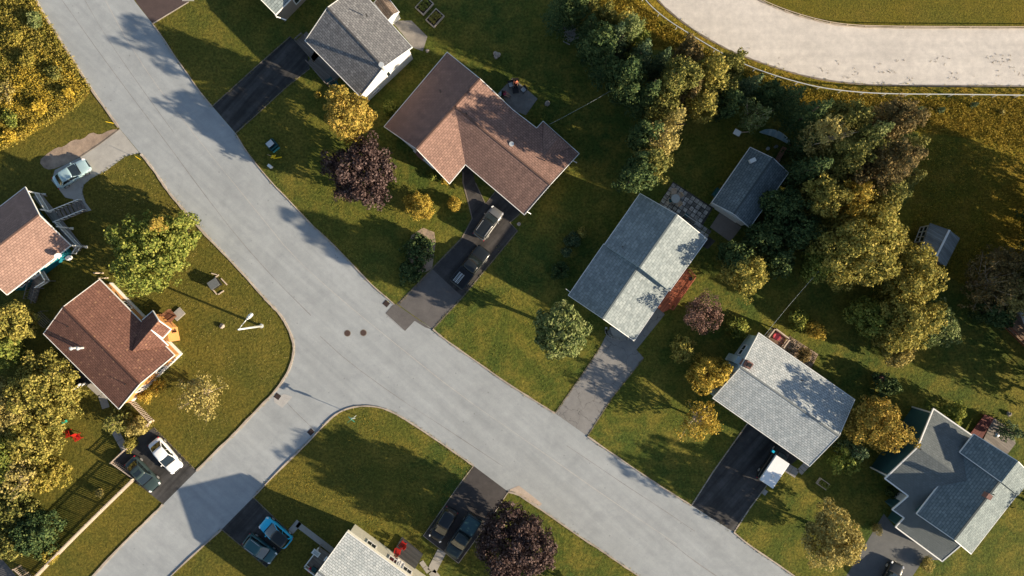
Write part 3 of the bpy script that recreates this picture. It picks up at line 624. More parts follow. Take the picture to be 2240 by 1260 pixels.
b.box(q1.lerp(q2, .68) + oo * .04 + Vector((0, 0, 1.15)), (3.6, .1, 2.3), atan2(dd.y, dd.x)); b.build('garage_door', M['white'], t)
window_on(t, fp[1], fp[2], .3, 1.8, 1.0, 1.2, -(r1 - r0).normalized()); window_on(t, fp[4], fp[5], .5, 1.6, 1.0, 1.1, (rb - J).normalized())
b = MB(); b.box(G(922, 340, 1.2), (.9, .7, 2.4), radians(-42)); b.build('chimney', M['brick'], t)
b = MB(); b.box(G(927, 345, 1.3) + Vector((.1, -.1, 0)), (3.2, .5, .25), radians(-42)); b.build('window_box', M['white'], t)
for x, y, z in ((963, 200, 4.3), (1021, 250, 4.75), (1192, 352, 4.1)): vent_pipe(roof, x, y, z)
vent_pipe(roof, 1119, 316, 4.4, .25, .14, 'steel', True)
b = MB(); b.beam(G(1250, 350, 2.9), G(1262, 356, 2.2), .08, .08); b.build('downpipe', M['white'], t)
b = MB(); b.beam(G(1153, 463, 2.9), G(1161, 468, 2.3), .08, .08); b.build('downpipe', M['white'], t)

# H3 blue grey two level house, centre right
t = root_at('house', [(1395, 585)], 'long house with half pale half blue-grey roof and red side deck')
g2 = gable(t, (1243, 646), (1321, 533), (1463, 635), (1387, 746), 3.1, 4.85, M['blueroof'], M['paleblue'], end2=0, skip=(3,))
g3 = gable(t, (1322, 535), (1400, 423), (1547, 523), (1465, 637), 4.1, 6.0, M['blueroof'], M['paleblue'], end1=0.05, skip=(2,))
window_on(t, g3['wd'], g3['wc'], .35, 1.5, 1.4, 1.2, g3['v']); window_on(t, g2['wd'], g2['wa'], .5, 2.2, 1.0, 1.3, -g2['u']); window_on(t, g2['wd'], g2['wc'], .8, .95, .8, 2.05, g2['v'], 'door', pane='brick')
window_on(t, g3['wc'], g3['wb'], .35, 1.6, 1.2, 1.2, g3['u'])
vent_pipe(g3['roof'], 1361, 540, 5.0, .4)
b = MB(); b.beam(G(1238, 632, 3.2), G(1247, 639, 3.2), .06, .06); b.build('downpipe', M['white'], t)
dk = deck(t, [(1498, 588), (1512, 606), (1464, 675), (1447, 683), (1436, 673), (1480, 600)], .9, 'redstain')
railing(dk, [W(1502, 590), W(1515, 606), W(1466, 677), W(1460, 673)], .9, .95, .13, 'redstain', bar=.05); b = MB(); b.beam(W(1508, 612, 1.4), W(1470, 668, 1.4), .4, .06); b.build('bench', M['redstain'], dk)
b = MB(); cc = W(1357, 733)
for i in range(12):
    a = radians(-150 + i * 13) + radians(-35)
    b.box((cc.x + 1.9 * cos(a) + .2, cc.y + 1.1 * sin(a) + .6, .12), (.52, .26, .24), a + pi / 2)
b.build('curved_step', M['concrete'], t)
b = MB(); b.prism([tuple(W(*p))[:2] for p in [(1333, 715), (1340, 735), (1355, 743), (1372, 740), (1385, 725)]], 0, .14); b.build('porch_slab', M['concrete'], t)

# H4 pale grey house, right
t = root_at('house', [(1710, 870)], 'pale grey roofed house with chimney at its blue gable end')
g = gable(t, (1660, 728), (1870, 874), (1771, 1020), (1559, 871), 3.7, 5.6, M['paleroof'], M['paleblue'], end1=.15)
b = MB(); c = G(1638, 797, 5.5); b.box((c.x - .15, c.y, 3.0), (.75, .75, 6.3), radians(-34)); ch = b.build('chimney', M['brick'], t)
b = MB(); b.box((c.x - .15, c.y, 6.3), (.45, .45, .12), radians(-34)); b.build('flue', M['blackplastic'], ch)
b = MB(); c2 = G(1612, 790, 2.0); b.box((c2.x, c2.y, 2.0), (1.5, .9, 4.0), radians(-34)); b.build('chimney_breast', M['paleblue'], t)
vent_pipe(g['roof'], 1754, 832, 4.5, .5); vent_pipe(g['roof'], 1629, 812, 5.2, .3)
window_on(t, g['wa'], g['wd'], .25, 1.3, 1.2, 1.2, -g['u']); window_on(t, g['wa'], g['wd'], .75, 1.3, 1.2, 1.2, -g['u']); window_on(t, g['wd'], g['wc'], .8, .95, .4, 2.05, g['v'], 'door', pane='tan')
window_on(t, g['wd'], g['wc'], .55, 1.8, 1.0, 1.2, g['v']); b = MB(); m = g['wd'].lerp(g['wc'], .28); b.box((m.x, m.y, 1.15), (3.4, .12, 2.3), atan2(g['u'].y, g['u'].x)); b.build('garage_door', M['white'], t)
dk = deck(t, [(1675, 728), (1690, 716), (1716, 737), (1700, 760), (1680, 750)], .8, 'deckwood'); railing(dk, [W(1672, 735), W(1686, 717), W(1717, 740), W(1704, 758)], .8, .95, .13, 'palewood', rail=.1)

# H5 complex teal roofed house, bottom right
t = root_at('house', [(2070, 1060)], 'sprawling slate blue house with several crossing gables in the bottom right corner')
zw, zwr = 4.6, 6.5
A, D = G(1936, 1047, zw), G(2042, 894, zw); u = Vector((.822, -.569, 0)); v = (D - A).normalized(); hw = (D - A).length / 2
B, C = A + u * 8.2, D + u * 8.2; r1, r2 = (A + D) / 2, (B + C) / 2; r1.z = r2.z = zwr
def south(px, py):
    z = 4.0
    for _ in range(5): p = G(px, py, z); z = zw + (zwr - zw) * ((Vector((p.x, p.y, 0)) - Vector((A.x, A.y, 0))).dot(v)) / hw
    return G(px, py, z)
cat = [A, south(1987, 1085), south(1952, 1115), south(1978, 1133), south(1959, 1153), south(2061, 1228), south(2102, 1193), south(2120, 1165), Vector((B.x, B.y, zw)), r2, r1]
roof = roof_part(t, [[D, C, r2, r1], cat], M['slateroof'])
fascia(t, [[A, r1, D], [D, C]] + [cat[:6], cat[5:7]], wd=.13)
n = [p - Vector((0, 0, .15)) for p in cat]
ins_ = .45; wa, wd_ = A + u * .25 + v * ins_, D + u * .25 - v * ins_; wb, wc = B + v * ins_, C - v * ins_
wallprism(t, wa, wb, wc, wd_, zw + (zwr - zw) * ins_ / hw - .16, zwr - .17, M['darkteal'])
for i, pp in enumerate(([(1962, 1112), (1995, 1092), (2060, 1140), (2030, 1180)], [(1968, 1150), (1985, 1125), (2085, 1190), (2057, 1216)])):
    b = MB(); b.prism([tuple(G(*p, 3))[:2] for p in pp], 0, 2.9); b.build('wall', M['darkteal'], t)
b = MB(); p, q = wa - u * .05, wd_ - u * .05
for k in (p, q): b = MB(); b.beam((k.x, k.y, 0), (k.x, k.y, zw), .14, .14); b.build('corner_board', M['white'], t)
m = gable(t, (2005, 1124), (2135, 957), (2254, 1045), (2124, 1212), 5.6, 7.7, M['tealroof'], M['darkteal'], ins=.4, ftrim=M['white'])
up = m['u']; vv = m['v']; a2 = m['a'] + up * 8.3 - vv * .5; a2.z = 5.75; b2 = m['b'] + up * .15 - vv * .5; b2.z = 5.75; rr1 = m['r1'] + up * 8.0; rr2 = m['r2'] + up * .15; rr1.z = rr2.z = 8.05
d2 = m['d'] + up * 8.3 + vv * .0; c2 = m['c'] + up * .15; d2.z = c2.z = 5.85
roof2 = roof_part(t, [[a2, b2, rr2, rr1], [rr1, rr2, c2, d2]], M['tealroof'], 'upper_roof'); fascia(t, [[a2, rr1], [a2, b2], [b2, rr2, c2]])
b = MB(); q0 = m['a'] + up * 8.5 + vv * .3; q1 = m['b'] - up * .2 + vv * .3; q2 = m['c'] - up * .2 - vv * .3; q3 = m['d'] + up * 8.5 - vv * .3; b.prism([(p.x, p.y) for p in (q0, q1, q2, q3)], 0, 5.7); b.build('wall', M['darkteal'], t)
c = G(2156, 1083, 7.6); b = MB(); b.box((c.x, c.y, 7.9), (.55, .55, .9), radians(-35)); b.build('chimney', M['brick'], m['roof']); vent_pipe(m['roof'], 2169, 1080, 7.2, .5); vent_pipe(roof, 2012, 982, 6.4, .3)
window_on(t, m['wd'], m['wc'], .3, 1.6, 1.0, 1.2, m['v']); window_on(t, m['wd'], m['wc'], .6, 1.6, 3.6, 1.2, m['v'])
b = MB(); b.prism([tuple(W(*p))[:2] for p in [(1946, 1098), (1962, 1073), (1990, 1090), (1972, 1112)]], 0, .25); b.build('porch_slab', M['concrete'], t)
b = MB(); b.beam(G(1958, 1099, 1.2), G(1975, 1080, 1.2), .1, 2.2); b.build('porch_wall', M['white'], t)

# H6 pale grey roofed house at the bottom edge
t = root_at('house', [(800, 1290)], 'pale grey roofed house with cream walls cut off by the bottom edge')
e = W(777, 1137, 4.7); s = Vector((-.59, -.807, 0)); l = Vector((.807, -.59, 0)); hw = 88 / PXM
g = gable(t, e, e + l * 15, e + l * 15 + s * 2 * hw, e + s * 2 * hw, 4.7, 6.4, M['paleroof'], M['cream'], ins=.42)
for tt, w_, z0, h_ in ((.42, 1.3, 1.6, 1.3), (.55, 1.2, 1.6, 1.2), (.2, 1.2, 1.7, 1.2)): window_on(t, g['wa'], g['wb'], tt, w_, z0, h_, -g['v'])
window_on(t, g['wa'], g['wb'], .48, .95, 1.0, 2.05, -g['v'], 'door', pane='white'); window_on(t, g['wa'], g['wd'], .5, 1.5, 1.4, 1.2, -g['u'])
b = MB()
k = g['a']; b.beam(k + Vector((-.02, -.02, -.25)) - l * .02, k + l * 14.9 - Vector((0, 0, .25)), .5, .04); b.build('soffit', M['cream'], t)
dk = deck(t, [(675, 1226), (702, 1190), (740, 1215), (716, 1255)], 1.1, 'greywood'); railing(dk, [W(702, 1192), W(675, 1228), W(705, 1251)], 1.1, .95, .13, 'white', rail=.09)
for p in ((701, 1197), (727, 1213)):
    b = MB(); q = W(*p); b.box((q.x, q.y, 2.1), (.95, .6, .08), radians(-36)); b.beam((q.x, q.y, 1.1), (q.x, q.y, 2.05), .12, .12); f = b.build('planter_post', M['white'], dk); b = MB(); b.box((q.x, q.y, 2.16), (.65, .35, .06), radians(-36)); b.build('planter_soil', M['cushion'], f)

# H7 red brown roofed house with orange walls, left
t = root_at('house', [(240, 750)], 'red-brown speckled roof house with bright orange walls and small front gable')
g = gable(t, (218, 611), (382, 777), (260, 895), (95, 730), 3.2, 4.9, M['brownroof'], M['orange'], ins=.42, end2=.3)
la, lb, lc, ld = G(311, 700, 3.2), G(334, 680, 3.15), G(347, 701, 4.4), G(289, 769, 4.42); re, rf = G(330, 721, 4.41), G(368, 756, 3.3)
porch = roof_part(t, [[la, lb, lc, ld], [ld, re, rf], [re, lc, G(374, 720, 3.5), G(356, 740, 3.5)]], M['brownroof'], 'porch_roof', .12)
fascia(t, [[la, lb, lc, G(374, 720, 3.5), G(356, 740, 3.5), re, rf]], wd=.09)
b = MB(); b.prism([tuple(G(*p, 3))[:2] for p in [(318, 705), (334, 688), (364, 718), (370, 748), (340, 735)]], 0, 3.0); b.build('wall', M['orange'], t)
for side, P, Q, out in (('ne', g['wa'], g['wb'], -g['v']), ('se', g['wb'], g['wc'], g['u'])):
    for tt in ((.3,) if side == 'ne' else (.3, .7)): window_on(t, P, Q, tt, 1.1, 1.2, 1.1, out)
b = MB(); base = inset([g['wa'], g['wb'], g['wc'], g['wd']], -.1); b.prism([(p.x, p.y) for p in base], 0, .7); b.build('foundation', M['white'], t)
dk = deck(t, [(352, 700), (378, 676), (392, 690), (380, 705), (392, 722), (368, 745)], .9, 'orangewood', posts=False); railing(dk, [W(352, 700), W(381, 677)], .9, .9, .2, 'orangewood', bar=.05); railing(dk, [W(365, 712), W(393, 692)], .9, .9, .2, 'orangewood', bar=.05); railing(dk, [W(383, 712), W(393, 724), W(370, 745)], .9, .9, .2, 'orangewood', bar=.05)
b = MB(); q = W(391, 687); b.box((q.x, q.y, .1), (1.3, 1.0, .2), radians(42)); b.build('step', M['concrete'], t)
b = MB()
for x, y in ((157, 762), (172, 762)): c = G(165 + (x - 165), 762, 5.1); b.tube((c.x, c.y, 3.8), (c.x, c.y, 5.2), .13, .13, 12); b.sphere((c.x, c.y, 5.3), .22, 12, 6, .6)
b.build('chimney', M['steel'], g['roof'])
for x, y in ((151, 714), (158, 691), (276, 840)): vent_pipe(g['roof'], x, y, 4.3, .5, .05)
dk = deck(t, [(133, 800), (170, 850), (203, 838), (192, 800), (160, 775)], .7, 'darkwood'); railing(dk, [W(150, 790), W(133, 803), W(170, 850)], .7, .9, .25, 'greywood'); b = MB(); b.beam(W(180, 848, 1.5), W(196, 835, 1.5), .1, 1.4); b.build('screen', M['white'], dk)
fr = MB(); P = [W(*p) for p in [(86, 690), (105, 680), (128, 702), (112, 715)]]
for p in P: fr.beam(p, p + Vector((0, 0, 1.6)), .07, .07)
for i in range(6): fr.beam(P[0].lerp(P[1], i / 5) + Vector((0, 0, 1.6)), P[3].lerp(P[2], i / 5) + Vector((0, 0, 1.6)), .05, .05)
fr.build('trellis', M['greywood'], t)

# H8 teal house with white deck, left edge
t = root_at('house', [(60, 560)], 'teal walled house with pink-brown roof and white railed deck at the left edge')
g = gable(t, (55, 409), (-85, 517), (15, 645), (155, 537), 3.4, 5.1, M['pinkroof_light'], M['teal'], ins=.4, end1=1.75)
P8 = [W(98, 426), W(124, 464), W(158, 500), W(189, 540)]
dk = deck(t, [(84, 432), (100, 425), (192, 541), (178, 552)], 1.1, 'greywood')
dk.data.materials[0] = plank_mat('grey_deck_wood', (.24, .23, .22), radians(-52))
pb = MB()
for p in P8: q = MB(); q.beam(p, p + Vector((0, 0, 3.25)), .15, .15); q.box((p.x, p.y, .08), (.3, .3, .16)); q.build('post', M['white'], t)
railing(dk, [P8[0], W(122, 466)], 1.1, .95, .13); railing(dk, [W(141, 489), P8[3], W(178, 556)], 1.1, .95, .13)
stairs(t, W(131, 478), W(186, 449), 1.35, 1.15, 8, 'greywood', rails='white')
window_on(t, g['wd'], g['wc'], .22, .9, 2.0, .9, g['v']); window_on(t, g['wd'], g['wc'], .30, .9, 2.0, .9, g['v']); window_on(t, g['wd'], g['wc'], .62, .9, 1.3, 2.0, g['v'], 'door', pane='white'); window_on(t, g['wd'], g['wc'], .82, 1.1, 1.6, 1.1, g['v'])
def dish(x, y, z, parent):
    c = G(x, y, z); b = MB(); b.tube(c - Vector((0, 0, .7)), c, .04, .04, 8); f = Vector((.5, -.75, .45)).normalized(); b.tube(c + f * .12, c + f * .16, .38, .40, 18); b.tube(c, c + f * .12, .12, .38, 18); b.tube(c + f * .1, c + f * .55, .02, .02, 5); b.box(c + f * .58, (.1, .1, .1)); b.build('satellite_dish', M['white'], parent)
dish(126, 557, 4.0, g['roof']); dish(150, 562, 2.6, t)
w_ = MB(); p = G(112, 622, 1.3); land = deck(t, [(78, 598), (107, 590), (122, 615), (95, 632)], 1.2, 'greywood'); railing(land, [W(107, 590), W(122, 615), W(100, 629)], 1.2, .95, .13)
stairs(t, W(93, 618), W(70, 658), 1.0, 1.2, 7, 'greywood', rails='greywood')

# H9 neighbour at the top edge
t = root_at('house', [(600, -60)], 'dark slate roofed house with brown wall just showing at the top edge')
a_, d_ = G(603, 32, 4.0), G(500, -62, 4.0); b_ = a_ + Vector((.70, .71, 0)) * 9; dirx = (b_ - a_).normalized()
perp = Vector((-dirx.y, dirx.x, 0)); gg = gable(t, a_, b_, b_ + perp * 8.2, a_ + perp * 8.2, 4.0, 5.7, M['tealroof'], M['tan'], ins=.45)
window_on(t, gg['wa'], gg['wb'], .35, 1.2, 1.2, 1.2, -gg['v'])
b = MB(); b.beam(G(604, 36, 3.9), G(626, 44, 3.2), .1, .1); b.beam(G(596, 22, 3.9), G(606, 38, 3.9), .12, .12); b.build('gutter', M['white'], t)
# off-frame neighbour casting shade into the lower left street is not needed

# sheds
t = root_at('shed', [(850, 10)], 'little brown roofed shed with white end wall behind the grey roofed house', 'shed', 'garden sheds')
gable(t, (818, 6), (848, 45), (873, 26), (843, -13), 2.3, 2.8, M['shedroof'], M['whitewall'], ins=.12, end1=.1, end2=.1)
t = root_at('garage', [(1645, 410)], 'detached garage with blue-green roof and white front beside the stone paver patio', 'garage')
g = gable(t, (1557, 443), (1641, 322), (1725, 378), (1640, 498), 3.0, 4.3, M['tealroof'], M['whitewall'], ins=.35)
b = MB(); mm = g['wa'].lerp(g['wd'], .5); b.box((mm.x, mm.y, 1.1), (3.0, .16, 2.2), atan2(g['v'].y, g['v'].x)); b.build('garage_door', M['white'], t)
q = G(1646, 351, 4.0); b = MB(); b.box((q.x, q.y, 3.95), (.7, .45, .5), radians(25)); b.build('roof_vent', M['white'], g['roof'])
b = MB(); q = W(1567, 424); b.box((q.x, q.y, .4), (.9, 1.0, .8), radians(-35)); b.build('storage_box', M['binteal'], t)
t = root_at('greenhouse', [(2045, 530)], 'small corrugated roofed potting shed with white framed windows in the dark field', 'shed', 'garden sheds')
A_, B_ = G(2012, 548, 2.3), G(2035, 488, 2.3); rv = [G(2045, 567, 3.2), G(2077, 503, 3.2)]; C_, D_ = G(2100, 521, 2.3), G(2069, 583, 2.3)
rf_ = roof_part(t, [[A_, B_, rv[1], rv[0]], [D_, C_, rv[1], rv[0]]], M['corrug']); b = MB(); b.beam(rv[0], rv[1], .22, .1); b.build('ridge_cap', M['white'], rf_)
fp_ = inset([A_, B_, C_, D_], .15); b = MB(); b.prism([(p.x, p.y) for p in fp_], 0, 2.3); b.build('wall', M['greywood'], t)
b = MB(); F = [G(2001, 530, .6), G(2014, 497, .6), G(2031, 494, 2.0), G(2020, 528, 2.1)]
for i in range(4): b.beam(F[0].lerp(F[1], i / 3), F[3].lerp(F[2], i / 3), .12, .1)
for i in range(3): b.beam(F[0].lerp(F[3], i / 2), F[1].lerp(F[2], i / 2), .12, .1)
f = b.build('cold_frame', M['white'], t); b = MB(); b.add([p - Vector((0, 0, .06)) for p in F] + [p - Vector((0, 0, .1)) for p in F], [(0, 1, 2, 3), (7, 6, 5, 4)]); b.build('pane', M['glass'], f)

# standalone decks
t = root_at('deck', [(2160, 950)], 'weathered deck with red-brown side strip behind the sprawling slate house', 'deck', 'garden decks'); p = deck(t, [(2167, 912), (2206, 940), (2215, 968), (2190, 1000), (2140, 970)], .6, 'greywood', 'platform'); p = deck(t, [(2146, 905), (2167, 912), (2135, 965), (2110, 952)], .75, 'darkred', 'bench_strip')
t = root_at('pool_deck', [(2215, 730)], 'brown plank deck at the corner of the swimming pool on the right edge', 'deck', 'garden decks'); deck(t, [(2181, 704), (2216, 690), (2330, 760), (2330, 850)], .9, 'deckwood', 'platform'); railing(t, [W(2181, 704), W(2330, 850)], .3, 1.3, .3, 'redstain')
t = root_at('swimming_pool', [(2290, 690)], 'blue swimming pool with white rim on the right edge', 'pool'); c = W(2296, 672); b = MB(); b.tube((c.x, c.y, 0), (c.x, c.y, 1.15), 4.1, 4.1, 40); b.build('pool_wall', M['white'], t); b = MB(); b.tube((c.x, c.y, 1.15), (c.x, c.y, 1.17), 3.9, 3.9, 40); b.build('water_surface', M['bluewater'], t)
t = root_at('deck', [(885, 1190)], 'low dark grey plank deck carrying two red chairs beside the cream house', 'deck', 'garden decks'); deck(t, [(880, 1173), (926, 1211), (905, 1250), (890, 1262), (855, 1215)], .3, 'darkwood', 'platform')
# ------------------------------------------------------------------ vehicles
PAINT = {}
def paint(name, c, rough=0.28, metal=0.0):
    if name not in PAINT: PAINT[name] = plain('paint_' + name, c, rough, 0.02, metal, 0.4, 1.0 if max(c) > .2 else .45)
    return PAINT[name]
def strip(b, P, Q, s0, s1, t0, t1, off, n=5):
    """patch between polylines P (bottom) and Q (top), pushed out by off"""
    def at(L_, s):
        x = s * (len(L_) - 1); i = min(int(x), len(L_) - 2); return L_[i].lerp(L_[i + 1], x - i)
    vs = []
    for i in range(n + 1):
        s = s0 + (s1 - s0) * i / n; p, q = at(P, s), at(Q, s); vs += [p.lerp(q, t0), p.lerp(q, t1)]
    nn = (vs[-1] - vs[0]).cross(vs[1] - vs[0]).normalized()
    c = sum(vs, Vector((0, 0, 0))) / len(vs)
    if nn.dot(Vector((c.x - off[0], c.y, max(.05, c.z - off[1])))) < 0: nn = -nn
    vs = [v + nn * .014 for v in vs] + [v - nn * .01 for v in vs]; m = 2 * (n + 1)
    fs = [(2 * i, 2 * i + 2, 2 * i + 3, 2 * i + 1) for i in range(n)] + [(m + 2 * i + 1, m + 2 * i + 3, m + 2 * i + 2, m + 2 * i) for i in range(n)]
    fs += [(0, 1, m + 1, m), (2 * n, m + 2 * n, m + 2 * n + 1, 2 * n + 1)] + [(2 * i, m + 2 * i, m + 2 * i + 2, 2 * i + 2) for i in range(n)] + [(2 * i + 1, 2 * i + 3, m + 2 * i + 3, m + 2 * i + 1) for i in range(n)]
    b.add(vs, fs)
def car(label, rear, front, L_, Wd, Ht, pm, kind='sedan', roofm=None, rails=False, group='cars parked on driveways', cat='car', name='parked_car', sunroof=False):
    r, f = G(*rear, .6), G(*front, .6); c = (r + f) / 2; d = f - r
    t = thing(name, (c.x, c.y, .008), label, cat, group, atan2(d.y, d.x)); hw = Wd / 2; k = Ht / 1.45; bh = min(1.12, .95 * (k * .6 + .4)) if kind != 'pickup' else 1.15
    us = [-.5, -.495, -.47, -.43, -.33, -.15, .05, .2, .32, .41, .465, .493, .5]
    wf = [.60, .76, .88, .95, .99, 1, 1, 1, .99, .95, .87, .74, .58]
    if kind == 'sedan': zt = [.72, .86, .95, 1.0, 1.02, 1.0, 1.0, .99, .95, .87, .78, .66, .56]
    elif kind == 'pickup': zt = [.85, .95, 1.0, 1.0, 1.0, 1.0, 1.0, 1.0, .98, .95, .90, .78, .6]; wf = [.9, .96, .98, 1, 1, 1, 1, 1, 1, .98, .93, .82, .7]
    else: zt = [.75, .92, 1.0, 1.03, 1.04, 1.03, 1.02, 1.0, .95, .88, .80, .68, .56]
    zb = [.42, .34, .28, .24, .2, .2, .2, .2, .2, .22, .26, .32, .40]
    b = MB(); rings = []
    prof = [(0, 0), (.5, -.008), (.82, -.03), (.95, -.09), (1.0, -.2), (1.01, -.42), (.98, None), (.86, -1), (0, -1)]
    vs = []
    for u, w_, z, q in zip(us, wf, zt, zb):
        z *= bh; ring = []
        for y, dz in prof:
            zz = q if dz == -1 else (q + .1 if dz is None else max(q + .14, z + dz * (1 if abs(u) < .49 else .6))); ring.append((u * L_, y * w_ * hw, zz))
        ring = ring + [(x, -y, zz) for x, y, zz in ring[-2:0:-1]]; rings.append(ring); vs += ring
    m = len(rings[0]); fs = []
    for i in range(len(us) - 1):
        for j in range(m): fs.append((i * m + j, (i + 1) * m + j, (i + 1) * m + (j + 1) % m, i * m + (j + 1) % m))
    fs += [tuple(range(m))[::-1], tuple(range((len(us) - 1) * m, len(us) * m))]
    b.add(vs, fs); body = b.build('body', pm, t, world=False, smooth=True)
    # cabin
    xs = {'sedan': (-.40, -.25, .03, .225), 'hatch': (-.475, -.40, .03, .25), 'suv': (-.475, -.43, .05, .25), 'pickup': (-.10, -.07, .10, .245), 'van': (-.48, -.46, .16, .31)}[kind]
    zbt, zr = bh * 1.0 - .03, Ht - .04; xr0, xr1, xf1, xf0 = [x * L_ for x in xs]; wb, wt = hw * .93, hw * (.74 if kind == 'sedan' else .80)
    ys = [-1, -.6, 0, .6, 1]; bow = [0, .07, .10, .07, 0]
    FB = [Vector((xf0 - .10 + bw * 1.3, y * wb, zbt)) for y, bw in zip(ys, bow)]; FT = [Vector((xf1 - .05 + bw * .8, y * wt, zr)) for y, bw in zip(ys, bow)]
    RB = [Vector((xr0 + .08 - bw, y * wb * .95, zbt)) for y, bw in zip(ys, bow)]; RT = [Vector((xr1 + .04 - bw * .6, y * wt * .96, zr)) for y, bw in zip(ys, bow)]
    b = MB(); lo = FB + RB[::-1]; hi = FT + RT[::-1]; n = len(lo); b.add(lo + hi, [(i, (i + 1) % n, n + (i + 1) % n, n + i) for i in range(n)] + [tuple(range(n, 2 * n))])
    b.build('cabin', pm, t, world=False)
    ctr = ((xf0 + xr0) / 2, zbt)
    b = MB(); strip(b, FB, FT, .05, .95, .04, .94, ctr); b.build('windshield', M['carglass'], t, world=False, smooth=False)
    b = MB(); strip(b, RB, RT, .07, .93, .25 if kind != 'sedan' else .06, .90, ctr); b.build('rear_window', M['carglass'], t, world=False)
    for s in (0, -1):
        Pl, Ql = [RB[s], FB[s]], [RT[s], FT[s]]; b = MB()
        if kind == 'van': strip(b, Pl, Ql, .72, .95, .15, .85, ctr, 1)
        else:
            strip(b, Pl, Ql, .07, .50, .12, .90, ctr, 2); strip(b, Pl, Ql, .535, .95, .12, .90, ctr, 2)
        b.build('side_window', M['carglass'], t, world=False)
    b = MB(); N = 7; vs = []
    for i in range(N):
        f_ = i / (N - 1)
        for y in (-1, -.8, -.4, 0, .4, .8, 1):
            yy = y; bwf = .08 * (1 - y * y); xa, xb = xr1 - .02 - bwf * .5, xf1 + .0 + bwf * .9; crown = .045 * (1 - y * y) + .03 * (1 - (2 * f_ - 1) ** 2)
            vs.append((xa + (xb - xa) * f_, yy * wt * (1.0 if 0 < i < N - 1 else .93), zr + crown - (.0 if 0 < i < N - 1 else .01)))
    fs = [(i * 7 + j, (i + 1) * 7 + j, (i + 1) * 7 + j + 1, i * 7 + j + 1) for i in range(N - 1) for j in range(6)]
    vs2 = [(x, y, zr - .03) for x, y, z in vs]; o = len(vs); edge = list(range(7)) + [i * 7 + 6 for i in range(1, N)] + [(N - 1) * 7 + j for j in range(5, -1, -1)] + [i * 7 for i in range(N - 2, 0, -1)]
    fs += [(edge[i], edge[(i + 1) % len(edge)], o + edge[(i + 1) % len(edge)], o + edge[i]) for i in range(len(edge))]
    b.add(vs + vs2, fs); rf = b.build('roof', roofm or pm, t, world=False, smooth=True)
    if sunroof: b = MB(); b.box((xf1 - .45 - .05, 0, zr + .065), (.55, .85, .02)); b.build('sunroof', M['carglass'], rf, world=False)
    if rails:
        for s in (-1, 1): b = MB(); b.beam((xr1 + .25, s * wt * .86, zr + .09), (xf1 - .3, s * wt * .86, zr + .09), .05, .05); b.build('roof_rail', M['rim'], t, world=False)
    wr = .33 * (1.1 if kind in ('suv', 'pickup', 'van') else 1)
    for x in (-.31, .31):
        for s in (-1, 1):
            b = MB(); y0, y1 = s * (hw - .2), s * (hw + .015); b.tube((x * L_, y0, wr), (x * L_, y1, wr), wr, wr, 20); wh = b.build('wheel', M['tyre'], t, world=False)
            b = MB(); b.tube((x * L_, y1, wr), (x * L_, y1 + s * .015, wr), wr * .66, wr * .6, 16)
            b.build('rim', M['rim'], wh, world=False)
    for s in (-1, 1):
        b = MB(); b.box((L_ * .452, s * hw * .80, bh * .745), (.30, .20, .10), -s * .5, 0, .35); b.build('headlight', M['lampglass'], t, world=False, bevel=.03)
        b = MB(); b.box((-L_ * .477, s * hw * .78, bh * .80), (.10, .26, .14), s * .3); b.build('taillight', M['redlamp'], t, world=False, bevel=.02)
        b = MB(); b.box((xf0 - .38, s * (hw + .06), bh + .04), (.14, .2, .13)); b.build('mirror', pm, t, world=False, bevel=.03)
    b = MB(); b.box((L_ * .492, 0, .62), (.06, hw * 1.0, .16)); b.box((-L_ * .495, 0, .5), (.05, hw * 1.3, .12)); b.build('bumper', M['blackplastic'], t, world=False)
    b = MB(); b.beam((xf0 + .02, -hw * .8, zbt + .03), (xf0 + .06, hw * .8, zbt + .03), .09, .03); b.build('cowl', M['blackplastic'], t, world=False)
    return t, L_, hw, bh, zr
car('silver blue sedan parked on the pale driveway near the teal house', (125, 400), (190, 360), 4.5, 1.76, 1.43, paint('silver_blue', (.42, .58, .62), .3, .3))
car('white sedan parked nose to the street beside the dark sedan', (337, 966), (388, 1027), 4.55, 1.8, 1.43, paint('white', (.86, .87, .88)))
car('dark green sedan with sunroof parked by the fence corner, beside the white sedan', (286, 1008), (340, 1066), 4.6, 1.8, 1.43, paint('dark_green', (.035, .055, .055)), sunroof=True)
car('bright sky blue hatchback with black roof on the lower driveway', (631, 1187), (577, 1142), 4.1, 1.78, 1.55, paint('sky_blue', (.01, .48, .78)), 'hatch', roofm=paint('black_roof', (.015, .018, .02)))
car('dark teal wagon with roof rails beside the sky blue hatchback', (542, 1179), (597, 1220), 4.1, 1.72, 1.58, paint('dark_teal', (.03, .10, .115)), 'hatch', rails=True)
car('silver crossover with black roof near the brown garage', (1049, 515), (1087, 462), 4.1, 1.78, 1.62, paint('silver', (.20, .20, .20), .3, .4), 'suv', roofm=paint('black_roof', None), rails=True)
car('black hatchback on the shaded driveway beside the covered pickup', (988, 1117), (952, 1177), 4.2, 1.76, 1.5, paint('black', (.014, .017, .019)), 'hatch')
car('black car just entering the frame at the bottom of the blue-grey driveway', (1932, 1296), (1960, 1240), 4.4, 1.8, 1.48, paint('black', None), 'sedan')
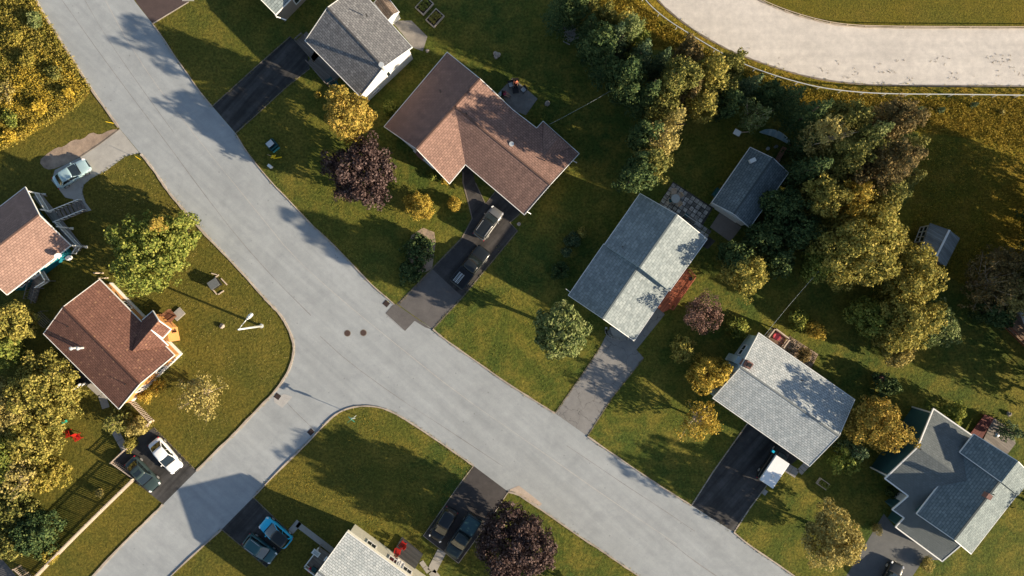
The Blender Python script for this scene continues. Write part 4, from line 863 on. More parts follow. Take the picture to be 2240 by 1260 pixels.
def pickup(label, rear, front, L_, cover, pm):
    t, L_, hw, bh, zr = car(label, rear, front, L_, 1.95, 1.82, pm, 'pickup', cat='pickup truck', name='pickup_truck', group=None)
    b = MB(); x0, x1 = -.475 * L_, -.115 * L_
    for s in (-1, 1): b.beam((x0, s * (hw - .10), bh + .04), (x1, s * (hw - .10), bh + .04), .13, .12)
    b.beam((x0, -hw + .1, bh + .045), (x0, hw - .1, bh + .045), .10, .12); b.beam((x1, -hw + .1, bh + .043), (x1, hw - .1, bh + .043), .08, .12); b.build('bed_rail', pm, t, world=False)
    if cover:
        b = MB(); b.box(((x0 + x1) / 2, 0, bh + .05), (x1 - x0 - .1, 2 * hw - .22, .06)); b.build('bed_cover', paint('cover', (.03, .085, .10), .5), t, world=False)
    else:
        b = MB(); b.box(((x0 + x1) / 2, 0, bh + .012), (x1 - x0 - .1, 2 * hw - .3, .02)); b.build('bed_floor', M['blackplastic'], t, world=False)
    return t, bh
tb, bh = pickup('black pickup truck with open bed on the brown house driveway', (1001, 620), (1058, 548), 5.5, False, paint('black', None))
pickup('dark pickup with teal bed cover parked beside the purple tree', (1041, 1129), (984, 1216), 5.5, True, paint('black_teal', (.018, .032, .036)))
q = G(1004, 608, 1.3); t = thing('stepladder', (q.x, q.y, 1.26), 'pale folded ladder lying in the open bed of the black pickup', 'ladder', None, radians(52)); b = MB()
for s in (-.28, .02, .06, .36): b.beam((-.65, s, .04), (.65, s, .04), .05, .05)
b.build('side_rail', M['steel'], t, world=False); b = MB()
for i in range(8): b.beam((-.58 + i * .165, -.28, .05), (-.58 + i * .165, .02, .05), .04, .03); b.beam((-.58 + i * .165, .06, .05), (-.58 + i * .165, .36, .05), .04, .03)
b.build('rung', M['steel'], t, world=False)
# camper van with white raised roof
t, L_, hw, bh, zr = car('dark van with a tall flat white roof beside the pale grey roofed house', (1668, 1050), (1716, 978), 5.0, 1.9, 1.75, paint('black', None), 'van', cat='van', name='camper_van', group=None)
b = MB(); b.box((-.72, 0, 2.08), (3.45, 1.86, .34)); b.build('raised_roof', paint('white', None), t, world=False, bevel=.05)
b = MB(); b.tube((-1.3, -.1, 2.25), (-1.3, -.1, 2.3), .26, .2, 14); b.build('roof_hatch', M['white'], t, world=False)
b = MB(); b.box((-.72, -.945, 1.92), (3.4, .03, .05)); b.build('trim_strip', M['redlamp'], t, world=False)
b = MB(); b.box((1.15, 1.12, 1.3), (.28, .3, .35)); b.build('wing_mirror', paint('sky_blue', None), t, world=False)

# ------------------------------------------------------------------ street furniture
p = W(572, 713); t = thing('street_lamp', (p.x, p.y, 0), 'tall pale metal street lamp with a single curved arm on the corner lawn', 'street lamp')
b = MB(); b.tube((0, 0, 0), (0, 0, 8.0), .15, .09, 14); b.build('pole', M['steel'], t, world=False, smooth=True)
b = MB(); b.tube((0, 0, 0), (0, 0, .12), .26, .26, 12); b.build('base_plate', M['steel'], t, world=False)
q = G(546, 692, 8.6) - Vector((p.x, p.y, 0)); b = MB(); P = [Vector((0, 0, 7.55)), Vector((q.x * .12, q.y * .12, 7.95)), Vector((q.x * .35, q.y * .35, 8.3)), Vector((q.x * .72, q.y * .72, 8.52)), Vector((q.x * .85, q.y * .85, 8.56))]; b.path(P, .045, 8); b.build('arm', M['steel'], t, world=False, smooth=True)
b = MB(); hd = Vector((q.x, q.y, 0)).normalized(); e = q - hd * .5
for i, (u0, u1, r0_, r1_) in enumerate(((0, .2, .06, .16), (.2, .55, .16, .23), (.55, .85, .23, .2), (.85, .95, .2, .08))): b.tube(e + hd * u0, e + hd * u1, r0_, r1_, 12)
b.build('lamp_head', M['steel'], t, world=False, smooth=True)
p = W(779, 909); t = thing('street_sign', (p.x, p.y, 0), 'thin street sign post with green blades at the road junction corner', 'street sign')
b = MB(); b.tube((0, 0, 0), (0, 0, 3.1), .035, .035, 8); b.build('post', M['steel'], t, world=False)
for a, z in ((radians(40), 3.0), (radians(-40), 2.72)): b = MB(); b.box((0, 0, z), (.95, .03, .24), a); b.build('sign_blade', M['green'], t, world=False)
b = MB()
for i in range(8): pass
b.tube((-.02, .03, 2.2), (-.02, .06, 2.2), .36, .36, 8); b.build('sign_panel', M['steel'], t, world=False)
for i, (x, y) in enumerate(((760, 729), (795, 728))):
    p = W(x, y); t = thing('manhole_cover', (p.x, p.y, 0), ('round iron manhole cover, left one of the pair in the junction', 'round iron manhole cover, right one of the pair in the junction')[i], 'manhole cover', 'manhole covers')
    b = MB(); b.tube((0, 0, .002), (0, 0, .022), .33, .33, 28); b.build('lid', M['iron'], t, world=False); b = MB(); b.tube((0, 0, .001), (0, 0, .015), .40, .40, 28); b.build('frame', M['edging'], t, world=False)
for x, y, a, l_ in ((845, 664, -40, 'rusty storm drain at the kerb below the brown house driveway'), (607, 867, -35, 'rusty storm drain at the kerb of the corner lawn with the street lamp'), (680, 945, 45, 'rusty storm drain at the kerb of the lower lawn')):
    p = W(x, y); t = thing('storm_drain', (p.x, p.y, 0), l_, 'storm drain', 'storm drains', radians(a)); b = MB()
    for i in range(5): b.box((0, -.24 + .12 * i, .03), (.6, .06, .03))
    b.build('grate', M['iron'], t, world=False); b = MB(); b.box((0, 0, .012), (.68, .62, .02)); b.build('frame', M['blackplastic'], t, world=False)
# racetrack rail
RAIL = [(1340, -70), (1402, -2), (1420, 20), (1453, 48), (1500, 78), (1567, 118), (1600, 136), (1647, 156), (1700, 174), (1773, 194), (1840, 204), (1923, 210), (2080, 211), (2240, 213), (2400, 215), (2560, 216)]
t = thing('rail_fence', tuple(W(1700, 175)), 'white rail fence curving along the pale race track', 'rail fence'); P = [W(*p) for p in smooth_line(RAIL, 2)]; b = MB()
for p, q in zip(P[:-1], P[1:]): b.beam((p.x, p.y, 1.05), (q.x, q.y, 1.05), .085, .1)
b.build('top_rail', M['steel'], t); dist = 0; nx = 0
for p, q in zip(P[:-1], P[1:]):
    L0 = (q - p).length
    while nx < dist + L0: k = p.lerp(q, (nx - dist) / L0); b = MB(); b.beam((k.x, k.y, 0), (k.x, k.y, 1.02), .1, .1); b.build('post', M['steel'], t); nx += 2.6
    dist += L0
INR = [(1560, -60), (1657, -1), (1707, 21), (1773, 42), (1840, 56), (1923, 60), (2240, 61), (2500, 62)]
t = thing('rail_fence', tuple(W(1800, 50)), 'low inner rail between the race track and the infield grass', 'rail fence'); P = [W(*p) for p in smooth_line(INR, 2)]; b = MB()
for p, q in zip(P[:-1], P[1:]): b.beam((p.x, p.y, .45), (q.x, q.y, .45), .06, .06)
b.build('top_rail', M['palewood'], t); b = MB()
for p in P[::2]: b.beam((p.x, p.y, 0), (p.x, p.y, .45), .06, .06)
b.build('post', M['palewood'], t)
def fence(pts, h, label, gap=.24, board=.09, group='wooden fences', rail=.07):
    P = [W(*p) for p in pts]; c = sum(P, Vector((0, 0, 0))) / len(P); t = thing('wooden_fence', (c.x, c.y, 0), label, 'fence', group); b = MB(); r = MB()
    dist = 0; nx = 0
    for p, q in zip(P[:-1], P[1:]):
        L0 = (q - p).length; n = max(1, round(L0 / gap)); d = (q - p) / L0; sd_ = Vector((-d.y, d.x, 0)) * .05
        for i in range(n): k = p.lerp(q, (i + .5) / n) + sd_; b.beam((k.x, k.y, .08), (k.x, k.y, h), board, .02) if False else b.box((k.x, k.y, h / 2 + .04), (board, .025, h), atan2(d.y, d.x))
        for z in (.35, h - .18): r.beam((p.x, p.y, z), (q.x, q.y, z), .05, .09)
        r.beam((p.x, p.y, h + .02), (q.x, q.y, h + .02), rail, .05)
        m = max(1, round(L0 / 2.4))
        for i in range(m + 1): k = p.lerp(q, i / m) - sd_; s = MB(); s.beam((k.x, k.y, 0), (k.x, k.y, h + .1), .11, .11); s.build('post', M['wood'], t)
    b.build('pickets', M['wood'], t); r.build('rail', M['wood'], t)
fence([(302, 1043), (272, 1072), (235, 1108), (170, 1172), (115, 1228), (60, 1285)], 1.6, 'long slatted wooden fence running down to the lower left corner', gap=.24, board=.135, rail=.14)
fence([(252, 1008), (302, 1043)], 1.1, 'short slatted fence at the corner of the black driveway with two cars')
fence([(252, 1008), (284, 978)], 1.1, 'short slatted fence segment behind the dark green sedan')
fence([(294, 876), (337, 920), (324, 933)], 1.2, 'L-shaped pale picket fence between the orange house and the black driveway')
fence([(45, 1236), (80, 1268), (95, 1290)], 1.4, 'short pale fence stub at the bottom left corner under the bushes')
sheet('driveway', [(-60, 1190), (0, 1218), (38, 1262), (60, 1330), (-80, 1330)], .008, M['drive_grey'])

# ------------------------------------------------------------------ garden things
def adirondack(x, y, a, label, mat='red', group='red garden chairs', z=0.0, s=1.0, name='garden_chair'):
    p = G(x, y, z + .3); t = thing(name, (p.x, p.y, z), label, 'chair', group, radians(a))
    def bd(nm, bs):
        b = MB()
        for c, sz, ry in bs: b.box(Vector(c) * s, Vector(sz) * s, 0, 0, ry)
        return b.build(nm, M[mat], t, world=False)
    bd('seat', [((.05, -.2 + .1 * i, .36), (.55, .085, .03), .12) for i in range(5)]); bd('backrest', [((-.33, -.2 + .1 * i, .66), (.03, .085, .75 - .05 * abs(i - 2)), -.35) for i in range(5)])
    for k in (-1, 1): bd('armrest', [((.02, k * .32, .56), (.62, .12, .03), 0)]); bd('leg', [((.27, k * .3, .28), (.06, .06, .56), 0)]); bd('leg', [((-.25, k * .3, .2), (.06, .06, .4), .2)])
    return t
adirondack(874, 1187, 200, 'red garden chair on the dark deck, the one nearer the cream house wall', z=.3, s=1.25) if False else None
adirondack(881, 1191, 140, 'red garden chair on the dark grey deck, upper one of the two', z=.3, s=1.05); adirondack(870, 1205, 75, 'red garden chair on the dark grey deck, lower one of the two', z=.3, s=1.05)
adirondack(150, 948, 200, 'red garden chair on the lawn, half under the bushes', s=1.1); adirondack(171, 956, 300, 'red garden chair standing free on the lawn beside the bushes', s=1.1)
adirondack(722, 177, 120, 'grey garden chair on the front deck of the white gabled house, left one', 'binteal', 'grey deck chairs', 1.0, name='deck_chair'); adirondack(733, 185, 120, 'grey garden chair on the front deck of the white gabled house, right one', 'binteal', 'grey deck chairs', 1.0, name='deck_chair')
def patio_chair(x, y, a, label, frame='blackplastic', cush='cushion', group='patio chairs', s=1.0, z=.02):
    p = W(x, y); t = thing('patio_chair', (p.x, p.y, z), label, 'chair', group, radians(a)); b = MB(); b.box((0, 0, .40), (.54 * s, .54 * s, .05)); b.build('seat', M[frame], t, world=False)
    if cush: b = MB(); b.box((.0, 0, .45), (.48 * s, .48 * s, .07)); b.build('cushion', M[cush], t, world=False, bevel=.02)
    b = MB(); b.box((-.28 * s, 0, .70), (.05, .56 * s, .55), 0, 0, -.2); b.build('backrest', M[frame], t, world=False)
    for k in (-1, 1):
        b = MB(); b.box((0, k * .29 * s, .62), (.5 * s, .05, .04)); b.build('armrest', M[frame], t, world=False)
        for j in (-1, 1): b = MB(); b.beam((j * .23 * s, k * .27 * s, 0), (j * .23 * s, k * .27 * s, .6 if j > 0 else .45), .04, .04); b.build('leg', M[frame], t, world=False)
    return t
patio_chair(1118, 187, -70, 'empty black patio chair with grey cushion beside the person in orange', s=1.1); patio_chair(1145, 198, -140, 'empty black patio chair with grey cushion at the right edge of the concrete patio', s=1.1)
patio_chair(1128, 183, -88, 'black patio chair with no visible cushion under the person in orange', cush=None, s=1.2); patio_chair(1104, 208, -10, 'black patio chair under the person in magenta beside the brown roof edge', cush=None)
p = W(1095, 207); t = thing('stool', (p.x, p.y, 0), 'small pale blue stool against the brown roof edge', 'stool', rz=.7); b = MB(); b.box((0, 0, .42), (.42, .42, .05)); b.build('seat', M['paleblue'], t, world=False)
for i in (-1, 1):
    for j in (-1, 1): b = MB(); b.beam((i * .17, j * .17, 0), (i * .17, j * .17, .4), .04, .04); b.build('leg', M['white'], t, world=False)
p = W(1128, 200); t = thing('side_table', (p.x, p.y, .02), 'low square black table in front of the person in orange', 'table', rz=.1); b = MB(); b.box((0, 0, .42), (.7, .62, .04)); b.build('tabletop', M['blackplastic'], t, world=False)
for i in (-1, 1):
    for j in (-1, 1): b = MB(); b.beam((i * .3, j * .26, 0), (i * .3, j * .26, .4), .04, .04); b.build('leg', M['blackplastic'], t, world=False)

# people: skinned figures, seated
M['skin'] = plain('skin', (.50, .29, .20), .6, .05); M['hair'] = plain('hair', (.05, .03, .02), .7, .2)
def skin_mesh(name, pts, edges, rad, mat, parent, sub=2):
    me = bpy.data.meshes.new(name); me.from_pydata(pts, edges, []); me.materials.append(mat); o = bpy.data.objects.new(name, me); COL.objects.link(o); o.parent = parent
    s = o.modifiers.new('skin', 'SKIN'); s.use_smooth_shade = True
    if not me.skin_vertices: me.attributes.new('skin', 'FLOAT', 'POINT')
    return o, s
def person(x, y, a, z, shirt, trousers, label, bare=False, lean=0.0):
    p = W(x, y); t = thing('person', (p.x, p.y, z), label, 'person', None, radians(a))
    def chain(name, segs, mat, n=10, capr=True, par=t):
        """continuous smooth swept limb: list of (point, radius)"""
        b = MB(); rings = []
        for i, (q, r) in enumerate(segs):
            q = Vector(q); d = (Vector(segs[min(i + 1, len(segs) - 1)][0]) - Vector(segs[max(i - 1, 0)][0])).normalized(); u = d.orthogonal().normalized() if abs(d.y) > .9 else Vector((0, 1, 0)); u = (u - d * u.dot(d)).normalized(); v = d.cross(u)
            ry = r[0] if isinstance(r, tuple) else r; rz_ = r[1] if isinstance(r, tuple) else r; rings.append([q + u * (cos(2 * pi * k / n) * ry) + v * (sin(2 * pi * k / n) * rz_) for k in range(n)])
        vs = [v for r in rings for v in r]; m = len(rings); b.add(vs, [(i * n + k, i * n + (k + 1) % n, (i + 1) * n + (k + 1) % n, (i + 1) * n + k) for i in range(m - 1) for k in range(n)] + [tuple(range(n))[::-1], tuple(range((m - 1) * n, m * n))])
        return b.v, b.f
    B = MB()
    def addc(segs, n=10): v, f = chain('', segs, None, n); B.add(v, f)
    # body surface joined by voxel remesh: torso, neck, head, arms, hands, legs, feet
    hip = Vector((0, 0, .52)); neck = Vector((-.10 + lean, 0, 1.06))
    addc([((.0, 0, .44), (.14, .12)), (hip, (.175, .13)), ((-.03, 0, .70), (.15, .11)), ((-.06, 0, .88), (.18, .12)), ((-.09, 0, .98), (.19, .10)), (neck, (.07, .065)), (neck + Vector((.01, 0, .08)), (.055, .06))], 14)
    hc = neck + Vector((.035, 0, .19)); B.sphere(hc, .105, 14, 10, 1.2); B.sphere(hc + Vector((.10, 0, -.02)), .022, 6, 4); B.sphere(hc + Vector((.06, 0, -.09)), .05, 8, 6, .8)
    for s in (-1, 1):
        B.sphere(hc + Vector((0, s * .105, -.01)), .028, 6, 4, 1.3)
        addc([(hip + Vector((0, s * .09, -.02)), .10), ((.22, s * .12, .50), .092), ((.44, s * .13, .49), .066), ((.50, s * .13, .42), .062), ((.52, s * .13, .28), .058), ((.54, s * .12, .10), .04), ((.56, s * .12, .05), .04), ((.68, s * .12, .035), .035), ((.75, s * .12, .03), .025)])
        sh = Vector((-.09, s * .18, .97)); el = Vector((.03, s * .27, .72)); wr = Vector((.27, s * .20, .66)); addc([(sh, .055), (sh.lerp(el, .5), .048), (el, .042), (el.lerp(wr, .5), .038), (wr, .027), (wr + Vector((.06, 0, -.01)), (.042, .018)), (wr + Vector((.10, 0, -.02)), (.04, .015))])
        for k in range(4): f0 = wr + Vector((.10, (k - 1.5) * .02, -.02)); ln = (.06, .075, .07, .055)[k]; addc([(f0, .0095), (f0 + Vector((ln * .6, 0, -.008)), .0088), (f0 + Vector((ln, 0, -.03)), .0075)], 6)
        addc([(wr + Vector((.03, -s * .03, 0)), .012), (wr + Vector((.06, -s * .06, -.01)), .010), (wr + Vector((.09, -s * .06, -.02)), .008)], 6)
    body = B.build('body', M['skin'], t, world=False, smooth=True); rm = body.modifiers.new('r', 'REMESH'); rm.mode = 'VOXEL'; rm.voxel_size = .011; rm.use_smooth_shade = True
    B = MB(); addc([((.0, 0, .43), (.16, .14)), (hip, (.195, .15)), ((-.03, 0, .70), (.172, .13)), ((-.06, 0, .88), (.20, .14)), ((-.09, 0, .985), (.205, .115)), ((-.10 + lean, 0, 1.05), (.09, .08))], 14)
    for s in (-1, 1): sh = Vector((-.09, s * .18, .97)); el = Vector((.03, s * .27, .72)); addc([(sh, .075), (sh.lerp(el, .55), .062)])
    o = B.build('shirt', shirt, t, world=False, smooth=True); rm = o.modifiers.new('r', 'REMESH'); rm.mode = 'VOXEL'; rm.voxel_size = .014; rm.use_smooth_shade = True
    B = MB()
    for s in (-1, 1):
        sg = [(hip + Vector((-.03, s * .08, -.03)), .125), ((.22, s * .12, .50), .108)]
        if not bare: sg += [((.44, s * .13, .49), .082), ((.50, s * .13, .42), .075), ((.52, s * .13, .28), .072), ((.54, s * .12, .10), .06)]
        addc(sg)
    o = B.build('shorts' if bare else 'trousers', trousers, t, world=False, smooth=True)
    b = MB(); b.sphere(hc + Vector((-.022, 0, .035)), .112, 14, 10, 1.08); b.build('hair', M['hair'], t, world=False, smooth=True)
    for s in (-1, 1): b = MB(); b.sphere((.64, s * .12, .035), .055, 10, 6, .7); b.v = [((x - .64) * 1.9 + .64, y, max(z_, .002)) for x, y, z_ in b.v]; b.build('shoe', M['blackplastic'], t, world=False, smooth=True)
    return t
person(1128, 184, -88, .04, plain('orange_top', (.65, .20, .12), .8), plain('black_trousers', (.012, .012, .014), .8), 'person in an orange top and dark trousers sitting on the patio, upper one of two')
person(1105, 208, -22, .04, plain('magenta_top', (.42, .06, .14), .8), plain('pale_shorts', (.45, .32, .28), .8), 'person in a magenta top and shorts sitting with bare legs stretched beside the roof', bare=True)

# stone paver patio with table
def pavers():
    o0, ux, uy = W(1472, 399), (W(1556, 455) - W(1472, 399)), (W(1446, 438) - W(1472, 399)); rnd = random.Random(5); b = MB(); nu, nv = 10, 6; ux /= nu; uy /= nv; uy = Vector((-ux.y, ux.x, 0)).normalized() * -ux.length if False else Vector((ux.y, -ux.x, 0)) * 1.0
    a = atan2(ux.y, ux.x)
    for i in range(-0, 14):
        for j in range(0, 7):
            if i >= 10 and not (i < 14 and j >= 5 - 0 and False): 
                continue
            if j == 6 and i < 4: continue
            c = o0 + ux * (i + .5) + uy * (j + .5); b.box((c.x, c.y, .022), (ux.length * rnd.uniform(.82, .9), ux.length * rnd.uniform(.82, .9), .05), a + rnd.uniform(-.03, .03))
    o2 = W(1537, 492); 
    for i in range(0, 3):
        for j in range(0, 3): c = o2 + ux * (i + .5) + uy * (j + .5) * 1.0 - ux * .6; b.box((c.x, c.y, .022), (ux.length * .86, ux.length * .86, .05), a)
    return structure(b.build('paving', M['paver'], bevel=.02))
pavers()
sheet('paving_bed', [(1472, 397), (1560, 454), (1530, 505), (1565, 527), (1548, 545), (1500, 520), (1445, 440)], .012, M['drive_dark'])
p = W(1475, 436); t = thing('round_table', (p.x, p.y, .047), 'round grey garden table in the middle of four wooden chairs on the pavers', 'table')
b = MB(); b.tube((0, 0, .70), (0, 0, .74), .52, .52, 28); b.build('tabletop', M['cushion'], t, world=False); b = MB(); b.tube((0, 0, 0), (0, 0, .7), .06, .06, 10); b.tube((0, 0, 0), (0, 0, .05), .3, .3, 16); b.build('pedestal', M['blackplastic'], t, world=False)
for i, (x, y, a, l_) in enumerate(((1472, 421, -95, 'upper left'), (1485, 429, 215, 'upper right'), (1483, 446, 135, 'lower right'), (1465, 440, 10, 'lower left'))):
    patio_chair(x, y, a, f'pale wooden armchair at the round table on the pavers, {l_} one', 'palewood', 'binteal' if i == 3 else None, 'wooden chairs round the table', z=.047)
p = W(1508, 478); t = thing('garden_swing', (p.x, p.y, .047), 'pale framed garden bench with a blue cushion beside the two tone roof', 'bench', rz=radians(-35)); b = MB(); b.box((0, 0, .42), (1.5, .5, .06)); b.build('seat', M['greywood'], t, world=False)
b = MB(); b.box((-.55, 0, .5), (.45, .45, .1)); b.build('cushion', M['binteal'], t, world=False); b = MB(); b.beam((-.85, -.1, 1.1), (.85, -.1, 1.1), .05, .05)
for s in (-.85, .85): b.beam((s, -.1, 1.1), (s, -.35, 0), .05, .05); b.beam((s, -.1, 1.1), (s, .35, 0), .05, .05)
b.build('frame', M['white'], t, world=False)

def garden_bed(x, y, a, l, w_, label, plant='green', z=.4):
    p = W(x, y); t = thing('raised_bed', (p.x, p.y, 0), label, 'planter', 'raised garden beds', radians(a)); b = MB()
    for s in (-1, 1): b.box((0, s * w_ / 2, z / 2), (l + .1, .1, z)); b.box((s * l / 2, 0, z / 2 - .003), (.1, w_ - .1, z))
    b.build('frame', M['palewood'], t, world=False); b = MB(); b.box((0, 0, z / 2 - .05), (l - .1, w_ - .1, z - .1)); b.build('soil', M['soil'], t, world=False)
    rs = np.random.RandomState(int(x)); n = 380; c = rs.uniform(-1, 1, (n, 3)) * np.array([l * .4, w_ * .4, .22]) + np.array([0, 0, z + .2]); c[:, 0] = np.round(c[:, 0] * 2.2) / 2.2 + rs.normal(0, .1, n)
    tag(quads_object('vegetation', leaves(rs, c, rdir(rs, n) + np.array([0, 0, .5]), .16), L[plant], t), kind='stuff')
garden_bed(929, 14, 48, 1.75, 1.25, 'raised vegetable bed behind the little brown shed, the one nearer the top edge'); garden_bed(952, 41, 48, 1.75, 1.25, 'raised vegetable bed behind the little brown shed, the lower one', 'olive')
garden_bed(1798, 1057, -35, 1.2, .75, 'white planter box on the lawn below the pale grey roof', 'green', .5)
# bins and boxes
p = W(597, 318); t = thing('open_bin', (p.x, p.y, 0), 'dark teal open topped bin on the shaded lawn near the kerb', 'bin', rz=radians(40)); b = MB()
for s in (-1, 1): b.box((0, s * .5, .35), (1.0, .06, .7)); b.box((s * .5, 0, .347), (.06, .94, .7))
b.box((0, 0, .2), (.94, .94, .04)); b.build('body', M['binteal'], t, world=False); b = MB(); b.box((-.05, .15, .72), (.8, .62, .08)); b.build('tray', M['steel'], t, world=False); b = MB(); b.box((.0, -.75, .2), (.95, .1, .35)); b.build('lid', plain('bin_lid', (.06, .30, .30), .5), t, world=False)
p = W(473, 621); t = thing('garbage_box', (p.x, p.y, 0), 'black garbage box inside scattered timber edging on the corner lawn', 'bin', rz=radians(33)); b = MB(); b.box((0, 0, .45), (1.15, .95, .9)); b.build('body', M['blackplastic'], t, world=False, bevel=.04); b = MB(); b.box((0, 0, .93), (1.2, 1.0, .08)); b.build('lid', plain('grey_lid', (.13, .14, .145), .45), t, world=False, bevel=.03)
for i, (p0, p1, l_) in enumerate((((463, 598), (475, 601), 'short timber board lying at the top left of the black garbage box'), ((470, 608), (479, 601), 'timber board crossing above the black garbage box'), ((484, 609), (497, 623), 'thin timber board right of the black garbage box'), ((463, 630), (475, 644), 'timber board at the lower left of the black garbage box'), ((478, 644), (490, 636), 'timber board at the bottom right of the black garbage box'))):
    q0, q1 = W(*p0), W(*p1); b = MB(); b.beam(q0 + Vector((0, 0, .06)), q1 + Vector((0, 0, .06)), .12, .1); c = (q0 + q1) / 2; tag(b.build('timber_board', M['palewood'], origin=(c.x, c.y, 0)), l_, 'board', 'timber boards round the garbage box')
p = W(601, 344); t = thing('fire_hydrant', (p.x, p.y, 0), 'bright yellow fire hydrant with a thin marker rod on the shaded lawn', 'hydrant', rz=radians(30)); b = MB(); b.tube((0, 0, 0), (0, 0, .75), .14, .13, 14); b.sphere((0, 0, .78), .16, 14, 8, .8); b.build('barrel', M['yellow'], t, world=False, smooth=True)
b = MB(); b.tube((-.32, 0, .55), (.32, 0, .55), .09, .09, 10); b.tube((0, 0, .55), (0, -.28, .55), .12, .12, 10); b.build('nozzle', M['yellow'], t, world=False)
b = MB(); b.tube((.05, -.15, .05), (.75, -.42, .12), .08, .08, 8); b.build('outlet_pipe', M['yellow'], t, world=False)
b = MB(); b.tube((-.1, .1, 0), (-.25, .15, 1.9), .02, .02, 6); b.build('marker_rod', M['palewood'], t, world=False)
p = W(593, 365); t = thing('utility_box', (p.x, p.y, 0), 'small white utility box near the kerb below the yellow hydrant', 'utility box', rz=radians(-38)); b = MB(); b.box((0, 0, .3), (.48, .30, .6)); b.build('cabinet', M['white'], t, world=False, bevel=.03); b = MB(); b.box((0, 0, .62), (.52, .34, .04)); b.build('lid', M['white'], t, world=False)
for p0, p1, l_ in (((231, 266), (250, 270), 'orange driveway marker stake above the pale driveway mouth'), ((296, 342), (307, 349), 'orange driveway marker stake below the pale driveway mouth')):
    q = W(*p1); b = MB(); b.tube((q.x, q.y, 0), tuple(G(*p0, 1.3)), .025, .02, 6); tag(b.build('marker_stake', M['yellow'], origin=(q.x, q.y, 0)), l_, 'stake', 'driveway marker stakes')
# boulders
def boulder(x, y, r, l_, mat='stone', group='boulders', name='boulder'):
    rs = np.random.RandomState(int(x + y)); p = W(x, y); b = MB(); b.sphere((0, 0, r * .5), r, 12, 8, .75); b.v = [tuple(np.array(v) * (1 + .18 * np.sin(v[0] * 9 / r * .4 + x) * np.cos(v[1] * 7 / r * .4 + y)) + rs.normal(0, r * .05, 3)) for v in b.v]
    tag(b.build(name, M[mat], origin=None), l_, 'boulder', group).location = (p.x, p.y, 0)
for x, y, r, l_ in ((1084, 118, .28, 'pale boulder upper left in the cluster of three on the back lawn'), (1090, 121, .3, 'pale boulder at the right of the cluster of three on the back lawn'), (1085, 125, .26, 'pale boulder lower left in the cluster of three on the back lawn'), (1197, 227, .33, 'lone tan boulder on the lawn right of the concrete patio'), (1135, 490, .22, 'small round pale stone at the step of the driveway edge'), (2206, 905, .3, 'white stone on the back lawn by the weathered deck'),
                    (935, 112, .22, 'small tan stone beside the gravel bed'), (487, 713, .3, 'clump of broken brown rock near the street lamp')): boulder(x, y, r, l_)
# brush / log pile
rs = np.random.RandomState(7); p = W(1245, 64); b = MB(); dv = Vector((.5, -.87, 0)); nv = Vector((.87, .5, 0))
t = thing('wood_pile', (p.x, p.y, 0), 'pile of weathered grey split timber among the dark trees', 'wood pile')
for i in range(85):
    c = dv * rs.uniform(-1.5, 1.5) + nv * rs.normal(0, .42) + Vector((0, 0, rs.uniform(.05, .7))); a = rs.normal(.5, .5); d = Vector((cos(a), sin(a), rs.normal(0, .1))) * rs.uniform(.25, .6); b.beam(c - d, c + d, rs.uniform(.06, .16), .08)
b.build('timber', plain('grey_timber', (.30, .29, .28), .9, .35), t, world=False)
# canoe and clutter behind the garage
def canoe():
    P = [W(1662, 291), W(1678, 291), W(1694, 296), W(1710, 305), W(1725, 318)]; c0 = W(1694, 300); t = thing('canoe', (c0.x, c0.y, 0), 'long pale blue canoe lying under the trees behind the garage', 'canoe', rz=radians(-22)); b = MB(); N = 13; vs = []
    for i in range(N):
        u = -1 + 2 * i / (N - 1); w_ = .40 * (1 - u * u) ** .7 + .01; z0 = .02 + .25 * abs(u) ** 3
        for k, (yy, zz) in enumerate(((-1, .42), (-.8, .15), (-.3, 0), (.3, 0), (.8, .15), (1, .42))): vs.append((u * 1.95, yy * w_ + .55 * (1 - u * u) - .25, z0 + zz + .12 * u * u))
    b.add(vs, [(i * 6 + k, (i + 1) * 6 + k, (i + 1) * 6 + k + 1, i * 6 + k + 1) for i in range(N - 1) for k in range(5)]); o = b.build('hull', plain('canoe_blue', (.42, .55, .58), .5, .08), t, world=False, smooth=True); s = o.modifiers.new('s', 'SOLIDIFY'); s.thickness = .03
    for u in (-.4, 0, .4): b = MB(); b.box((u * 1.95, .55 * (1 - u * u) - .25, .40), (.3, .72, .03)); b.build('thwart', plain('canoe_seat', (.45, .55, .57), .6), t, world=False)
canoe()
for x, y, r, h, mt, l_ in ((1695, 322, .18, .6, 'cushion', 'small round pale bucket behind the garage'), (1678, 326, .2, .4, 'steel', 'metal tub lying behind the garage'), (1728, 316, .2, .4, 'red', 'small red container at the right tip of the canoe'), (1726, 329, .22, .4, 'orangewood', 'orange pot below the red container behind the canoe'), (1700, 352, .2, .5, 'white', 'white pot at the corner of the garage roof')):
    p = W(x, y); t = thing('bucket', (p.x, p.y, 0), l_, 'bucket', 'buckets and pots behind the garage'); b = MB(); b.tube((0, 0, 0), (0, 0, h), r * .8, r, 14, False); b.tube((0, 0, .02), (0, 0, .03), r * .8, r * .8, 14); b.build('body', M[mt], t, world=False); b = MB(); b.tube((0, 0, h - .02), (0, 0, h + .015), r * 1.08, r * 1.08, 14, False); b.build('rim', M[mt], t, world=False)
p = W(1706, 338); t = thing('firewood_stack', (p.x, p.y, 0), 'stack of reddish firewood between the canoe and the garage', 'wood pile', rz=radians(60)); b = MB(); rs = np.random.RandomState(3)
for i in range(14):
    for j in range(4): b.tube((-.85 + i * .13, -.25, .1 + j * .13), (-.85 + i * .13 + rs.normal(0, .02), .25, .1 + j * .13), .06, .06, 6)
b.build('logs', plain('firewood', (.30, .17, .12), .9, .3), t, world=False)
